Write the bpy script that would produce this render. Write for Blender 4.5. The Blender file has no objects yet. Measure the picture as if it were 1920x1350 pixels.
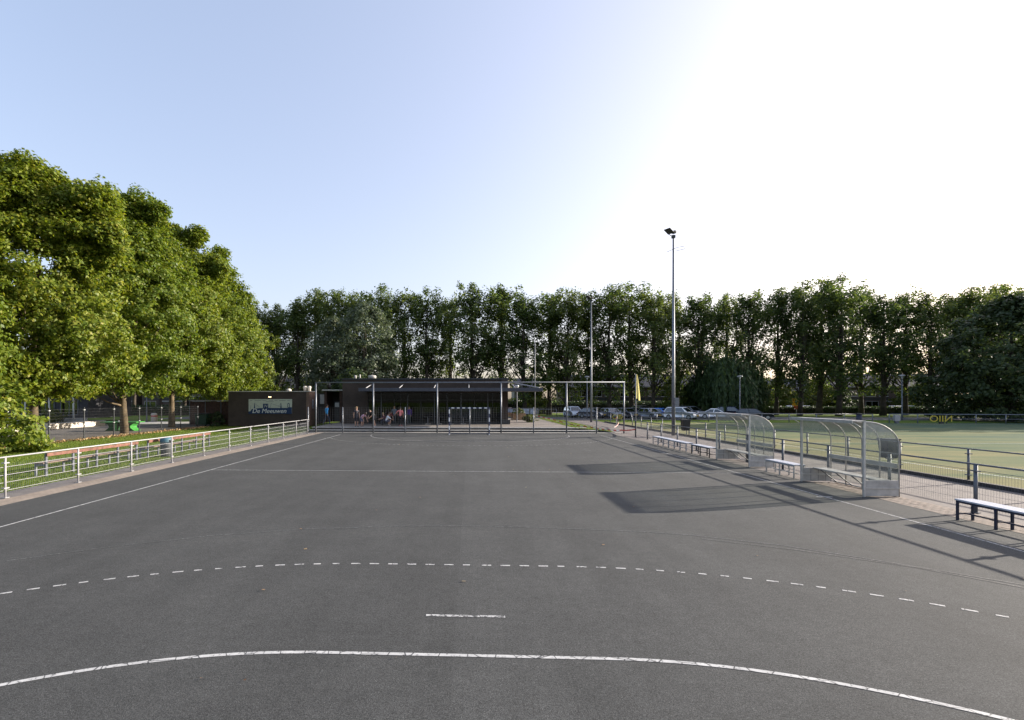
import bpy, math, random
import numpy as np
from mathutils import Vector, Matrix
random.seed(7)
R = math.radians
sc = bpy.context.scene
COL = sc.collection

# ------------------------------------------------------------------ camera, sky, sun, exposure
cam_d = bpy.data.cameras.new('camera')
cam = bpy.data.objects.new('camera', cam_d)
COL.objects.link(cam)
cam.location = (0.0578, 0.5108, 2.737)
cam.rotation_euler = (R(90), 0, 0.04399)
cam_d.sensor_width = 36.0
cam_d.lens = 36.0 * 963.25 / 1920
cam_d.shift_x = (960 - 838.86) / 1920
cam_d.shift_y = (748.78 - 675) / 1920
cam_d.clip_start = 0.05
cam_d.clip_end = 3000
sc.camera = cam

SUN_AZ = math.atan2(0.945, 0.327)        # from +Y towards +X
SUN_EL = R(16.3)
world = bpy.data.worlds.new('World')
sc.world = world
world.use_nodes = True
wn = world.node_tree
bg = wn.nodes['Background']
sky = wn.nodes.new('ShaderNodeTexSky')
sky.sky_type = 'NISHITA'
sky.sun_disc = False
sky.sun_elevation = SUN_EL
sky.sun_rotation = SUN_AZ
sky.air_density = 0.85
sky.dust_density = 4.0
sky.ozone_density = 1.0
hs = wn.nodes.new('ShaderNodeHueSaturation')
hs.inputs['Saturation'].default_value = 1.12
ga = wn.nodes.new('ShaderNodeGamma')          # thin even haze: flattens the range of the clear sky
ga.inputs[1].default_value = 0.58
wn.links.new(sky.outputs[0], ga.inputs[0])
wn.links.new(ga.outputs[0], hs.inputs['Color'])
tint = wn.nodes.new('ShaderNodeMix')
tint.data_type = 'RGBA'
tint.blend_type = 'MULTIPLY'
tint.inputs[0].default_value = 1.0
tint.inputs[7].default_value = (1.01, 0.968, 1.02, 1)
wn.links.new(hs.outputs[0], tint.inputs[6])
wn.links.new(tint.outputs[2], bg.inputs[0])
bg.inputs[1].default_value = 0.15
sun_d = bpy.data.lights.new('sun', 'SUN')
sun = bpy.data.objects.new('sun', sun_d)
COL.objects.link(sun)
sun_d.energy = 3.1
sun_d.angle = R(0.53)
sun_d.color = (1.0, 0.90, 0.77)
sdir = Vector((math.sin(SUN_AZ) * math.cos(SUN_EL), math.cos(SUN_AZ) * math.cos(SUN_EL), math.sin(SUN_EL)))
sun.rotation_euler = sdir.to_track_quat('Z', 'Y').to_euler()
sc.view_settings.view_transform = 'Standard'
sc.view_settings.look = 'None'
sc.view_settings.exposure = 1.96
sc.view_settings.gamma = 1.0
sc.view_settings.use_curve_mapping = False
sc.cycles.max_bounces = 6
sc.cycles.transparent_max_bounces = 16
sc.cycles.transmission_bounces = 6
sc.cycles.caustics_reflective = False
sc.cycles.caustics_refractive = False

# ------------------------------------------------------------------ materials
MATS = {}


def nt(name):
    m = bpy.data.materials.new(name)
    m.use_nodes = True
    t = m.node_tree
    return m, t, t.nodes['Principled BSDF'], t.nodes['Material Output']


def coords(t, kind='Object', scale=(1, 1, 1)):
    tc = t.nodes.new('ShaderNodeTexCoord')
    mp = t.nodes.new('ShaderNodeMapping')
    mp.inputs['Scale'].default_value = scale
    t.links.new(tc.outputs[kind], mp.inputs[0])
    return mp.outputs[0]


def noise(t, vec, scale, detail=3, rough=0.55):
    n = t.nodes.new('ShaderNodeTexNoise')
    n.inputs['Scale'].default_value = scale
    n.inputs['Detail'].default_value = detail
    n.inputs['Roughness'].default_value = rough
    t.links.new(vec, n.inputs['Vector'])
    return n.outputs[0]


def ramp(t, fac, stops):
    r = t.nodes.new('ShaderNodeValToRGB')
    e = r.color_ramp.elements
    while len(e) < len(stops):
        e.new(0.5)
    for el, (p, c) in zip(e, stops):
        el.position = p
        el.color = (c[0], c[1], c[2], 1) if not isinstance(c, (int, float)) else (c, c, c, 1)
    t.links.new(fac, r.inputs[0])
    return r.outputs[0]


def mixc(t, fac, a, b, mode='MIX'):
    m = t.nodes.new('ShaderNodeMix')
    m.data_type = 'RGBA'
    m.blend_type = mode
    for sock, v in ((m.inputs[0], fac), (m.inputs[6], a), (m.inputs[7], b)):
        if hasattr(v, 'links'):
            t.links.new(v, sock)
        elif isinstance(v, (int, float)):
            sock.default_value = v
        else:
            sock.default_value = (v[0], v[1], v[2], 1)
    return m.outputs[2]


def bump(t, bsdf, h, strength, dist=0.01):
    b = t.nodes.new('ShaderNodeBump')
    b.inputs['Strength'].default_value = strength
    b.inputs['Distance'].default_value = dist
    t.links.new(h, b.inputs['Height'])
    t.links.new(b.outputs[0], bsdf.inputs['Normal'])


def pm(name, col, rough=0.6, metal=0.0, var=0.12, scale=6.0, bmp=0.0, spec=0.4):
    """plain material: colour with a soft uneven tone"""
    if name in MATS:
        return MATS[name]
    m, t, b, o = nt(name)
    v = coords(t)
    n = noise(t, v, scale, 4)
    lo = [max(0, c * (1 - var * 1.6)) for c in col]
    hi = [min(1, c * (1 + var * 1.6)) for c in col]
    t.links.new(ramp(t, n, [(0.3, lo), (0.7, hi)]), b.inputs['Base Color'])
    b.inputs['Roughness'].default_value = rough
    b.inputs['Metallic'].default_value = metal
    b.inputs['Specular IOR Level'].default_value = spec
    if bmp:
        bump(t, b, noise(t, v, scale * 6, 3), bmp, 0.01)
    MATS[name] = m
    return m


def asphalt_colour(t):
    v = coords(t)
    fine = noise(t, v, 95, 2, 0.7)
    mid = noise(t, v, 9, 4, 0.6)
    big = noise(t, v, 0.35, 4, 0.6)
    vs = coords(t, 'Object', (1.0, 0.12, 1))
    streak = noise(t, vs, 1.3, 3, 0.6)
    c = ramp(t, fine, [(0.25, (0.020, 0.0207, 0.0208)), (0.5, (0.0560, 0.0580, 0.0583)), (0.76, (0.130, 0.134, 0.1335))])
    c = mixc(t, 1.0, c, ramp(t, noise(t, v, 38, 2, 0.75), [(0.28, 0.62), (0.5, 1.0), (0.74, 1.45)]), 'MULTIPLY')
    c = mixc(t, 1.0, c, ramp(t, noise(t, v, 1.4, 4, 0.7), [(0.3, (0.94, 0.945, 0.94)), (0.7, (1.06, 1.055, 1.05))]), 'MULTIPLY')
    c = mixc(t, 1.0, c, ramp(t, mid, [(0.3, 0.86), (0.7, 1.12)]), 'MULTIPLY')
    c = mixc(t, 1.0, c, ramp(t, big, [(0.25, (0.87, 0.865, 0.86)), (0.75, (1.12, 1.115, 1.10))]), 'MULTIPLY')
    c = mixc(t, 1.0, c, ramp(t, streak, [(0.35, 0.93), (0.65, 1.07)]), 'MULTIPLY')
    stain = ramp(t, noise(t, coords(t, 'Object', (1, 0.6, 1)), 0.9, 6, 0.75), [(0.60, 1.0), (0.74, 0.88)])
    c = mixc(t, 1.0, c, stain, 'MULTIPLY')
    scuff = ramp(t, noise(t, coords(t, 'Object', (0.5, 3.0, 1)), 3.2, 6, 0.8), [(0.66, 1.0), (0.80, 1.45)])
    c = mixc(t, 1.0, c, scuff, 'MULTIPLY')
    # laying lanes of the asphalt with their joints
    sx = t.nodes.new('ShaderNodeSeparateXYZ')
    t.links.new(v, sx.inputs[0])
    ma = t.nodes.new('ShaderNodeMath')
    ma.operation = 'GREATER_THAN'
    ma.inputs[1].default_value = -0.12
    t.links.new(sx.outputs[0], ma.inputs[0])
    c = mixc(t, ma.outputs[0], mixc(t, 1.0, c, (0.95, 0.95, 0.95), 'MULTIPLY'), mixc(t, 1.0, c, (1.04, 1.04, 1.04), 'MULTIPLY'))
    return c, fine


def m_asphalt():
    m, t, b, o = nt('asphalt')
    c, fine = asphalt_colour(t)
    t.links.new(c, b.inputs['Base Color'])
    b.inputs['Roughness'].default_value = 0.92
    b.inputs['Specular IOR Level'].default_value = 0.18
    bump(t, b, fine, 0.55, 0.004)
    return m


def m_paint(name, wear, alpha=1.0):
    m, t, b, o = nt(name)
    c, fine = asphalt_colour(t)
    v = coords(t)
    n = noise(t, v, 22, 4, 0.7)
    vo = t.nodes.new('ShaderNodeTexVoronoi')
    vo.feature = 'DISTANCE_TO_EDGE'
    vo.inputs['Scale'].default_value = 4.5
    t.links.new(v, vo.inputs['Vector'])
    crack = ramp(t, vo.outputs[0], [(0.012, 0.0), (0.03, 1.0)])
    mask = ramp(t, n, [(max(0.0, wear - 0.06), 0.0), (wear + 0.05, 1.0)])
    k = mixc(t, 1.0, mask, crack, 'MULTIPLY')
    k = mixc(t, 1.0, k, (alpha,) * 3, 'MULTIPLY')
    white = ramp(t, noise(t, v, 5, 3), [(0.3, (0.36, 0.36, 0.355)), (0.7, (0.52, 0.52, 0.51))])
    t.links.new(mixc(t, k, c, white), b.inputs['Base Color'])
    b.inputs['Roughness'].default_value = 0.7
    bump(t, b, fine, 0.4, 0.004)
    return m


def m_grass(name, stops, patch=0.6, fine=28):
    m, t, b, o = nt(name)
    v = coords(t)
    a = noise(t, v, fine, 5, 0.75)
    p = noise(t, v, patch, 4, 0.6)
    mx = t.nodes.new('ShaderNodeMath')
    mx.operation = 'MULTIPLY_ADD'
    mx.inputs[1].default_value = 0.55
    t.links.new(a, mx.inputs[0])
    m2 = t.nodes.new('ShaderNodeMath')
    m2.operation = 'MULTIPLY'
    m2.inputs[1].default_value = 0.45
    t.links.new(p, m2.inputs[0])
    t.links.new(m2.outputs[0], mx.inputs[2])
    t.links.new(ramp(t, mx.outputs[0], stops), b.inputs['Base Color'])
    b.inputs['Roughness'].default_value = 0.85
    b.inputs['Specular IOR Level'].default_value = 0.06
    bump(t, b, a, 0.9, 0.03)
    return m


def m_brick(name, c1, c2, mort, bw, bh, ms=0.012, vert=False, offs=0.5, bmp=0.4, rot=0.0):
    m, t, b, o = nt(name)
    tc = t.nodes.new('ShaderNodeTexCoord')
    mp = t.nodes.new('ShaderNodeMapping')
    if vert:
        mp.inputs['Rotation'].default_value = (R(-90), 0, 0)
    else:
        mp.inputs['Rotation'].default_value = (0, 0, rot)
    t.links.new(tc.outputs['Object'], mp.inputs[0])
    v = mp.outputs[0]
    br = t.nodes.new('ShaderNodeTexBrick')
    br.offset = offs
    br.inputs['Scale'].default_value = 1.0
    br.inputs['Brick Width'].default_value = bw
    br.inputs['Row Height'].default_value = bh
    br.inputs['Mortar Size'].default_value = ms
    br.inputs['Color1'].default_value = (*c1, 1)
    br.inputs['Color2'].default_value = (*c2, 1)
    br.inputs['Mortar'].default_value = (*mort, 1)
    t.links.new(v, br.inputs['Vector'])
    c = mixc(t, 1.0, br.outputs[0], ramp(t, noise(t, v, 0.9, 5, 0.65), [(0.25, 0.68), (0.75, 1.28)]), 'MULTIPLY')
    c = mixc(t, 1.0, c, ramp(t, noise(t, v, 30, 3, 0.65), [(0.25, 0.85), (0.75, 1.15)]), 'MULTIPLY')
    t.links.new(c, b.inputs['Base Color'])
    b.inputs['Roughness'].default_value = 0.85
    bump(t, b, br.outputs[1], -bmp, 0.006)
    return m


def m_leaf(name, stops, trans=0.4, tcol=(1.25, 1.2, 0.6), rough=0.5):
    m, t, b, o = nt(name)
    g = t.nodes.new('ShaderNodeNewGeometry')
    c = ramp(t, g.outputs['Random Per Island'], stops)
    oi = t.nodes.new('ShaderNodeObjectInfo')
    c = mixc(t, 1.0, c, ramp(t, oi.outputs['Random'], [(0.0, (0.85, 0.9, 0.9)), (1.0, (1.15, 1.08, 1.0))]), 'MULTIPLY')
    t.links.new(c, b.inputs['Base Color'])
    b.inputs['Roughness'].default_value = rough
    b.inputs['Specular IOR Level'].default_value = 0.3
    tr = t.nodes.new('ShaderNodeBsdfTranslucent')
    t.links.new(mixc(t, 1.0, c, tcol, 'MULTIPLY'), tr.inputs[0])
    mx = t.nodes.new('ShaderNodeMixShader')
    mx.inputs[0].default_value = trans
    t.links.new(b.outputs[0], mx.inputs[1])
    t.links.new(tr.outputs[0], mx.inputs[2])
    t.links.new(mx.outputs[0], o.inputs[0])
    return m


def m_glass(name, tint=(0.55, 0.6, 0.6), base=0.08):
    m, t, b, o = nt(name)
    tr = t.nodes.new('ShaderNodeBsdfTransparent')
    tr.inputs[0].default_value = (*tint, 1)
    gl = t.nodes.new('ShaderNodeBsdfGlossy')
    gl.inputs['Roughness'].default_value = 0.02
    gl.inputs[0].default_value = (0.9, 0.93, 0.95, 1)
    fr = t.nodes.new('ShaderNodeFresnel')
    fr.inputs[0].default_value = 1.36
    ad = t.nodes.new('ShaderNodeMath')
    ad.operation = 'ADD'
    ad.inputs[1].default_value = base
    t.links.new(fr.outputs[0], ad.inputs[0])
    mx = t.nodes.new('ShaderNodeMixShader')
    t.links.new(ad.outputs[0], mx.inputs[0])
    t.links.new(tr.outputs[0], mx.inputs[1])
    t.links.new(gl.outputs[0], mx.inputs[2])
    t.links.new(mx.outputs[0], o.inputs[0])
    return m


def m_acrylic(name):
    """scratched, slightly milky clear plastic sheet"""
    m, t, b, o = nt(name)
    v = coords(t)
    sm = noise(t, v, 3.0, 5, 0.7)
    scr = noise(t, coords(t, 'Object', (3, 26, 9)), 6.0, 4, 0.75)
    b.inputs['Base Color'].default_value = (0.55, 0.56, 0.53, 1)
    b.inputs['Roughness'].default_value = 0.35
    b.inputs['Specular IOR Level'].default_value = 0.5
    tr = t.nodes.new('ShaderNodeBsdfTransparent')
    tr.inputs[0].default_value = (0.86, 0.89, 0.86, 1)
    lw = t.nodes.new('ShaderNodeLayerWeight')
    lw.inputs[0].default_value = 0.35
    f1 = ramp(t, sm, [(0.3, 0.05), (0.75, 0.19)])
    f2 = ramp(t, scr, [(0.60, 0.0), (0.78, 0.25)])
    f3 = ramp(t, lw.outputs['Facing'], [(0.25, 0.0), (0.95, 0.55)])
    sx = t.nodes.new('ShaderNodeSeparateXYZ')
    t.links.new(v, sx.inputs[0])
    mr = t.nodes.new('ShaderNodeMapRange')
    mr.inputs[1].default_value = 1.35
    mr.inputs[2].default_value = 1.95
    mr.inputs[3].default_value = 0.0
    mr.inputs[4].default_value = 0.34
    t.links.new(sx.outputs[2], mr.inputs[0])
    grime = mixc(t, 1.0, mr.outputs[0], ramp(t, noise(t, v, 5, 5, 0.7), [(0.25, 0.6), (0.7, 1.2)]), 'MULTIPLY')
    f = mixc(t, 1.0, mixc(t, 1.0, mixc(t, 1.0, f1, f2, 'ADD'), f3, 'ADD'), grime, 'ADD')
    mx = t.nodes.new('ShaderNodeMixShader')
    t.links.new(f, mx.inputs[0])
    t.links.new(tr.outputs[0], mx.inputs[1])
    t.links.new(b.outputs[0], mx.inputs[2])
    t.links.new(mx.outputs[0], o.inputs[0])
    return m


def m_stripes(name, ca, cb, period, axis, phase=0.0, rough=0.5):
    m, t, b, o = nt(name)
    tc = t.nodes.new('ShaderNodeTexCoord')
    sx = t.nodes.new('ShaderNodeSeparateXYZ')
    t.links.new(tc.outputs['Object'], sx.inputs[0])
    md = t.nodes.new('ShaderNodeMath')
    md.operation = 'MULTIPLY_ADD'
    md.inputs[1].default_value = 1.0 / period
    md.inputs[2].default_value = phase
    t.links.new(sx.outputs[axis], md.inputs[0])
    fr = t.nodes.new('ShaderNodeMath')
    fr.operation = 'FRACT'
    t.links.new(md.outputs[0], fr.inputs[0])
    gt = t.nodes.new('ShaderNodeMath')
    gt.operation = 'GREATER_THAN'
    gt.inputs[1].default_value = 0.5
    t.links.new(fr.outputs[0], gt.inputs[0])
    t.links.new(mixc(t, gt.outputs[0], ca, cb), b.inputs['Base Color'])
    b.inputs['Roughness'].default_value = rough
    return m


def m_emit(name, col, s):
    m, t, b, o = nt(name)
    b.inputs['Emission Color'].default_value = (*col, 1)
    b.inputs['Emission Strength'].default_value = s
    b.inputs['Base Color'].default_value = (*col, 1)
    return m


def m_turf():
    m, t, b, o = nt('turf')
    v = coords(t)
    band = noise(t, coords(t, 'Object', (0.035, 0.20, 1)), 1.6, 4, 0.6)
    patch = noise(t, v, 0.22, 4, 0.6)
    fine = noise(t, v, 14, 4, 0.7)
    sx = t.nodes.new('ShaderNodeSeparateXYZ')
    t.links.new(v, sx.inputs[0])
    mr = t.nodes.new('ShaderNodeMapRange')          # sand yellow near the touchline, tree shade put in as darker green farther out
    mr.inputs[1].default_value = 19.0
    mr.inputs[2].default_value = 46.0
    mr.inputs[3].default_value = 0.17
    mr.inputs[4].default_value = -0.10
    t.links.new(sx.outputs[0], mr.inputs[0])
    ad = t.nodes.new('ShaderNodeMath')
    ad.operation = 'ADD'
    t.links.new(band, ad.inputs[0])
    t.links.new(mr.outputs[0], ad.inputs[1])
    c = ramp(t, ad.outputs[0], [(0.36, (0.066, 0.112, 0.080)), (0.52, (0.115, 0.150, 0.080)), (0.70, (0.235, 0.212, 0.104))])
    c = mixc(t, 0.30, c, ramp(t, patch, [(0.35, (0.060, 0.095, 0.066)), (0.65, (0.19, 0.175, 0.092))]))
    c = mixc(t, 1.0, c, ramp(t, fine, [(0.3, 0.86), (0.7, 1.14)]), 'MULTIPLY')
    t.links.new(c, b.inputs['Base Color'])
    b.inputs['Roughness'].default_value = 1.0
    b.inputs['Specular IOR Level'].default_value = 0.03
    bump(t, b, fine, 0.4, 0.01)
    return m


M = dict(
    asphalt=m_asphalt(),
    paint=m_paint('court_paint', 0.40),
    paint_worn=m_paint('worn_paint', 0.47),
    paint_faint=m_paint('faint_paint', 0.55, 0.30),
    lawn=m_grass('lawn', [(0.25, (0.045, 0.075, 0.012)), (0.5, (0.105, 0.155, 0.024)), (0.75, (0.20, 0.23, 0.045))]),
    turf=m_turf(),
    tan_paver=m_brick('tan_paver', (0.29, 0.24, 0.19), (0.235, 0.19, 0.155), (0.16, 0.13, 0.10), 0.21, 0.105, 0.008, bmp=0.3, rot=R(90)),
    grey_paver=m_brick('grey_paver', (0.17, 0.155, 0.145), (0.135, 0.12, 0.115), (0.09, 0.08, 0.075), 0.30, 0.30, 0.008, bmp=0.3),
    red_paver=m_brick('red_paver', (0.165, 0.142, 0.132), (0.125, 0.107, 0.10), (0.10, 0.085, 0.07), 0.21, 0.105, 0.010, bmp=0.3, rot=R(90)),
    terrace=m_brick('terrace_slab', (0.20, 0.175, 0.15), (0.17, 0.148, 0.13), (0.13, 0.11, 0.10), 0.5, 0.5, 0.012, bmp=0.3),
    yard=pm('yard', (0.12, 0.105, 0.088), 0.9, var=0.2, scale=1.5, bmp=0.3),
    road=pm('road', (0.10, 0.098, 0.095), 0.85, var=0.15, scale=2.0, bmp=0.2),
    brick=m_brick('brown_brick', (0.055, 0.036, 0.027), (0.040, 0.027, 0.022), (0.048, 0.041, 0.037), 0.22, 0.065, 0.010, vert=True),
    brick_lit=m_brick('sunlit_brick', (0.20, 0.115, 0.075), (0.16, 0.09, 0.062), (0.15, 0.12, 0.10), 0.22, 0.065, 0.010, vert=True),  # brick of the return face, low sun put into its lighter, warmer colour
    house_brick=m_brick('house_brick', (0.085, 0.055, 0.042), (0.062, 0.042, 0.034), (0.11, 0.095, 0.085), 0.22, 0.065, 0.010, vert=True),
    white=pm('white_metal', (0.31, 0.31, 0.32), 0.45, var=0.07, scale=9),
    galv=pm('galvanised', (0.165, 0.178, 0.205), 0.45, 0.35, var=0.14, scale=7),
    galvd=pm('dark_galvanised', (0.115, 0.125, 0.148), 0.5, 0.3, var=0.14, scale=7),
    dark=pm('dark_metal', (0.03, 0.033, 0.036), 0.5, var=0.15),
    black=pm('black_plastic', (0.02, 0.021, 0.024), 0.45, var=0.15),
    navy=pm('navy_paint', (0.018, 0.024, 0.05), 0.45, var=0.15),
    alu=pm('aluminium', (0.52, 0.53, 0.53), 0.38, 0.6, var=0.10, scale=8),
    alup=pm('aluminium_panel', (0.42, 0.41, 0.39), 0.48, 0.25, var=0.14, scale=4),
    plank=pm('white_plank', (0.42, 0.44, 0.50), 0.5, var=0.07, scale=10),
    rustwood=pm('red_brown_wood', (0.135, 0.060, 0.042), 0.7, var=0.25, scale=6, bmp=0.2),
    greywood=pm('grey_wood', (0.17, 0.125, 0.10), 0.8, var=0.25, scale=6, bmp=0.2),
    tanwood=pm('tan_wood', (0.30, 0.19, 0.10), 0.7, var=0.2, scale=5, bmp=0.2),
    darkwood=pm('dark_wood', (0.055, 0.028, 0.022), 0.75, var=0.25, scale=4, bmp=0.2),
    concrete=pm('concrete', (0.40, 0.385, 0.36), 0.85, var=0.14, scale=4, bmp=0.2),
    concrete_light=pm('pale_concrete', (0.62, 0.57, 0.50), 0.85, var=0.10, scale=3, bmp=0.2),
    pitch_white=pm('pitch_line_white', (0.50, 0.50, 0.44), 0.9, var=0.15),
    kerb=pm('kerb_board', (0.035, 0.033, 0.036), 0.8, var=0.2, scale=4),
    glass=m_glass('window_glass', (0.42, 0.46, 0.46), 0.0),
    carglass=m_glass('car_glass', (0.10, 0.12, 0.13), 0.10),
    acrylic=m_acrylic('acrylic'),
    bark=pm('bark', (0.105, 0.078, 0.045), 0.9, var=0.35, scale=3, bmp=0.6),
    bark_dark=pm('dark_bark', (0.050, 0.040, 0.030), 0.9, var=0.3, scale=2, bmp=0.5),
    plane_leaf=m_leaf('plane_leaf', [(0.0, (0.070, 0.118, 0.015)), (0.45, (0.132, 0.185, 0.020)), (0.9, (0.195, 0.230, 0.030)), (1.0, (0.26, 0.26, 0.05))], 0.46),
    far_leaf=m_leaf('poplar_leaf', [(0.0, (0.046, 0.078, 0.030)), (0.5, (0.085, 0.125, 0.044)), (1.0, (0.150, 0.182, 0.060))], 0.52, (1.2, 1.2, 0.55)),
    grey_leaf=m_leaf('silver_willow_leaf', [(0.0, (0.060, 0.084, 0.055)), (0.5, (0.100, 0.128, 0.080)), (1.0, (0.155, 0.175, 0.110))], 0.36, (1.1, 1.15, 0.8)),
    willow_leaf=m_leaf('weeping_leaf', [(0.0, (0.030, 0.058, 0.024)), (0.5, (0.050, 0.086, 0.032)), (1.0, (0.080, 0.118, 0.042))], 0.36),
    dark_leaf=m_leaf('dense_leaf', [(0.0, (0.022, 0.042, 0.018)), (0.5, (0.038, 0.064, 0.026)), (1.0, (0.070, 0.096, 0.036))], 0.36, (1.1, 1.15, 0.7)),
    bush_leaf=m_leaf('bush_leaf', [(0.0, (0.045, 0.075, 0.014)), (0.5, (0.085, 0.115, 0.020)), (1.0, (0.15, 0.16, 0.030))], 0.4),
    dry_leaf=m_leaf('dry_leaf', [(0.0, (0.16, 0.075, 0.03)), (0.5, (0.34, 0.20, 0.09)), (1.0, (0.48, 0.35, 0.18))], 0.1, (1, 1, 1)),
    blade=m_leaf('grass_blade', [(0.0, (0.055, 0.095, 0.012)), (0.6, (0.11, 0.165, 0.022)), (1.0, (0.17, 0.19, 0.040))], 0.35),
    roof_slate=pm('slate_roof', (0.062, 0.064, 0.075), 0.8, var=0.2, scale=2, bmp=0.3),
    roof_blue=pm('blue_slate_roof', (0.060, 0.066, 0.095), 0.8, var=0.2, scale=2, bmp=0.3),
    sky_paint=pm('sign_cream', (0.44, 0.47, 0.39), 0.6, var=0.05),
    sign_blue=pm('sign_blue', (0.010, 0.030, 0.090), 0.55, var=0.1),
    letter=pm('letter_white', (0.66, 0.68, 0.66), 0.5, var=0.03),
    yellow=pm('yellow_letters', (0.50, 0.40, 0.05), 0.6, var=0.08),
    flag=m_leaf('flag_cloth', [(0.0, (0.50, 0.47, 0.26)), (1.0, (0.54, 0.51, 0.29))], 0.45, (1.1, 1.1, 0.9)),
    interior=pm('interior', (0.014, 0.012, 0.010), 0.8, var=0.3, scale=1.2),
    pale_green=pm('pale_green', (0.30, 0.34, 0.26), 0.7, var=0.05),
    green=pm('bright_green', (0.055, 0.26, 0.05), 0.45, var=0.1),
    green_dark=pm('table_green', (0.012, 0.075, 0.016), 0.6, var=0.15),
    bin_blue=pm('bin_blue', (0.05, 0.115, 0.15), 0.5, var=0.12),
    binbody=pm('bin_body', (0.055, 0.06, 0.062), 0.6, var=0.12),
    canopy=pm('canopy_metal', (0.055, 0.060, 0.078), 0.5, 0.1, var=0.1, scale=3),
    tape=m_stripes('barrier_tape', (0.75, 0.74, 0.72), (0.60, 0.06, 0.05), 0.30, 0),
    goal_v=m_stripes('goal_post_paint', (0.70, 0.72, 0.75), (0.020, 0.030, 0.085), 0.62, 2, 0.35),
    goal_h=m_stripes('goal_bar_paint', (0.70, 0.72, 0.75), (0.020, 0.030, 0.085), 0.42, 0, 0.25),
    tyre=pm('tyre', (0.015, 0.015, 0.016), 0.8, var=0.2),
    rim=pm('rim', (0.33, 0.34, 0.35), 0.4, 0.6, var=0.1),
    lightglass=pm('headlight', (0.62, 0.65, 0.68), 0.15, var=0.05, spec=0.8),
    tail=pm('tail_light', (0.30, 0.02, 0.02), 0.25, var=0.1),
    plate=pm('yellow_plate', (0.58, 0.38, 0.05), 0.5, var=0.05),
    orange=pm('orange_sign', (0.75, 0.36, 0.03), 0.5, var=0.05),
    red=pm('red_paint', (0.50, 0.05, 0.03), 0.5, var=0.1),
    skin=pm('skin', (0.42, 0.25, 0.18), 0.55, var=0.08),
    hair_b=pm('dark_hair', (0.03, 0.02, 0.014), 0.6, var=0.2),
    hair_l=pm('blond_hair', (0.42, 0.30, 0.15), 0.6, var=0.2),
)


# ------------------------------------------------------------------ mesh helpers
class MB:
    def __init__(s):
        s.v, s.f = [], []

    def add(s, vs, fs):
        o = len(s.v)
        s.v += [tuple(p) for p in vs]
        s.f += [tuple(i + o for i in f) for f in fs]
        return s

    def box(s, c, d, rz=0.0):
        x, y, z = d[0] / 2, d[1] / 2, d[2] / 2
        ca, sa = math.cos(rz), math.sin(rz)
        vs = []
        for dz in (-z, z):
            for dx, dy in ((-x, -y), (x, -y), (x, y), (-x, y)):
                vs.append((c[0] + dx * ca - dy * sa, c[1] + dx * sa + dy * ca, c[2] + dz))
        return s.add(vs, [(3, 2, 1, 0), (4, 5, 6, 7), (0, 1, 5, 4), (1, 2, 6, 5), (2, 3, 7, 6), (3, 0, 4, 7)])

    def b2(s, lo, hi):
        return s.box([(a + b) / 2 for a, b in zip(lo, hi)], [b - a for a, b in zip(lo, hi)])

    def tube(s, pts, r, n=8, cap=True):
        pts = [Vector(p) for p in pts]
        rs = r if isinstance(r, (list, tuple)) else [r] * len(pts)
        rings = []
        up = None
        for i, p in enumerate(pts):
            a = pts[max(0, i - 1)]
            b = pts[min(len(pts) - 1, i + 1)]
            d = (b - a).normalized()
            if up is None:
                up = Vector((0, 0, 1)) if abs(d.z) < 0.9 else Vector((1, 0, 0))
            u = d.cross(up)
            if u.length < 1e-6:
                u = d.cross(Vector((0, 1, 0)))
            u.normalize()
            w = u.cross(d).normalized()
            up = w
            off = math.pi / n
            rings.append([p + (u * math.cos(off + 2 * math.pi * k / n) + w * math.sin(off + 2 * math.pi * k / n)) * rs[i] for k in range(n)])
        vs = [q for rg in rings for q in rg]
        fs = []
        for i in range(len(pts) - 1):
            for k in range(n):
                k2 = (k + 1) % n
                fs.append((i * n + k, i * n + k2, (i + 1) * n + k2, (i + 1) * n + k))
        if cap:
            fs.append(tuple(range(n - 1, -1, -1)))
            fs.append(tuple((len(pts) - 1) * n + k for k in range(n)))
        return s.add(vs, fs)

    def prism(s, poly, axis, a, b):
        """polygon (two coords) extruded along axis 0/1/2 from a to b"""
        n = len(poly)
        vs = []
        for h in (a, b):
            for p in poly:
                q = list(p)
                q.insert(axis, h)
                vs.append(q)
        fs = [tuple(range(n - 1, -1, -1)), tuple(range(n, 2 * n))]
        for i in range(n):
            j = (i + 1) % n
            fs.append((i, j, n + j, n + i))
        return s.add(vs, fs)

    def lathe(s, prof, c=(0, 0, 0), n=14):
        vs, fs = [], []
        for r_, z in prof:
            for k in range(n):
                a = 2 * math.pi * k / n
                vs.append((c[0] + r_ * math.cos(a), c[1] + r_ * math.sin(a), c[2] + z))
        for i in range(len(prof) - 1):
            for k in range(n):
                k2 = (k + 1) % n
                fs.append((i * n + k, i * n + k2, (i + 1) * n + k2, (i + 1) * n + k))
        fs.append(tuple(range(n - 1, -1, -1)))
        fs.append(tuple((len(prof) - 1) * n + k for k in range(n)))
        return s.add(vs, fs)

    def poly(s, pts):
        return s.add(pts, [tuple(range(len(pts)))])

    def build(s, name, mat, parent=None, smooth=False, bevel=0.0):
        me = bpy.data.meshes.new(name)
        me.from_pydata(s.v, [], s.f)
        me.update()
        if smooth:
            me.polygons.foreach_set('use_smooth', [True] * len(me.polygons))
        o = bpy.data.objects.new(name, me)
        COL.objects.link(o)
        if mat is not None:
            me.materials.append(mat if not isinstance(mat, str) else M[mat])
        if parent is not None:
            o.parent = parent
        if bevel:
            bv = o.modifiers.new('bevel', 'BEVEL')
            bv.width = bevel
            bv.segments = 2
            bv.limit_method = 'ANGLE'
        return o


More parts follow.
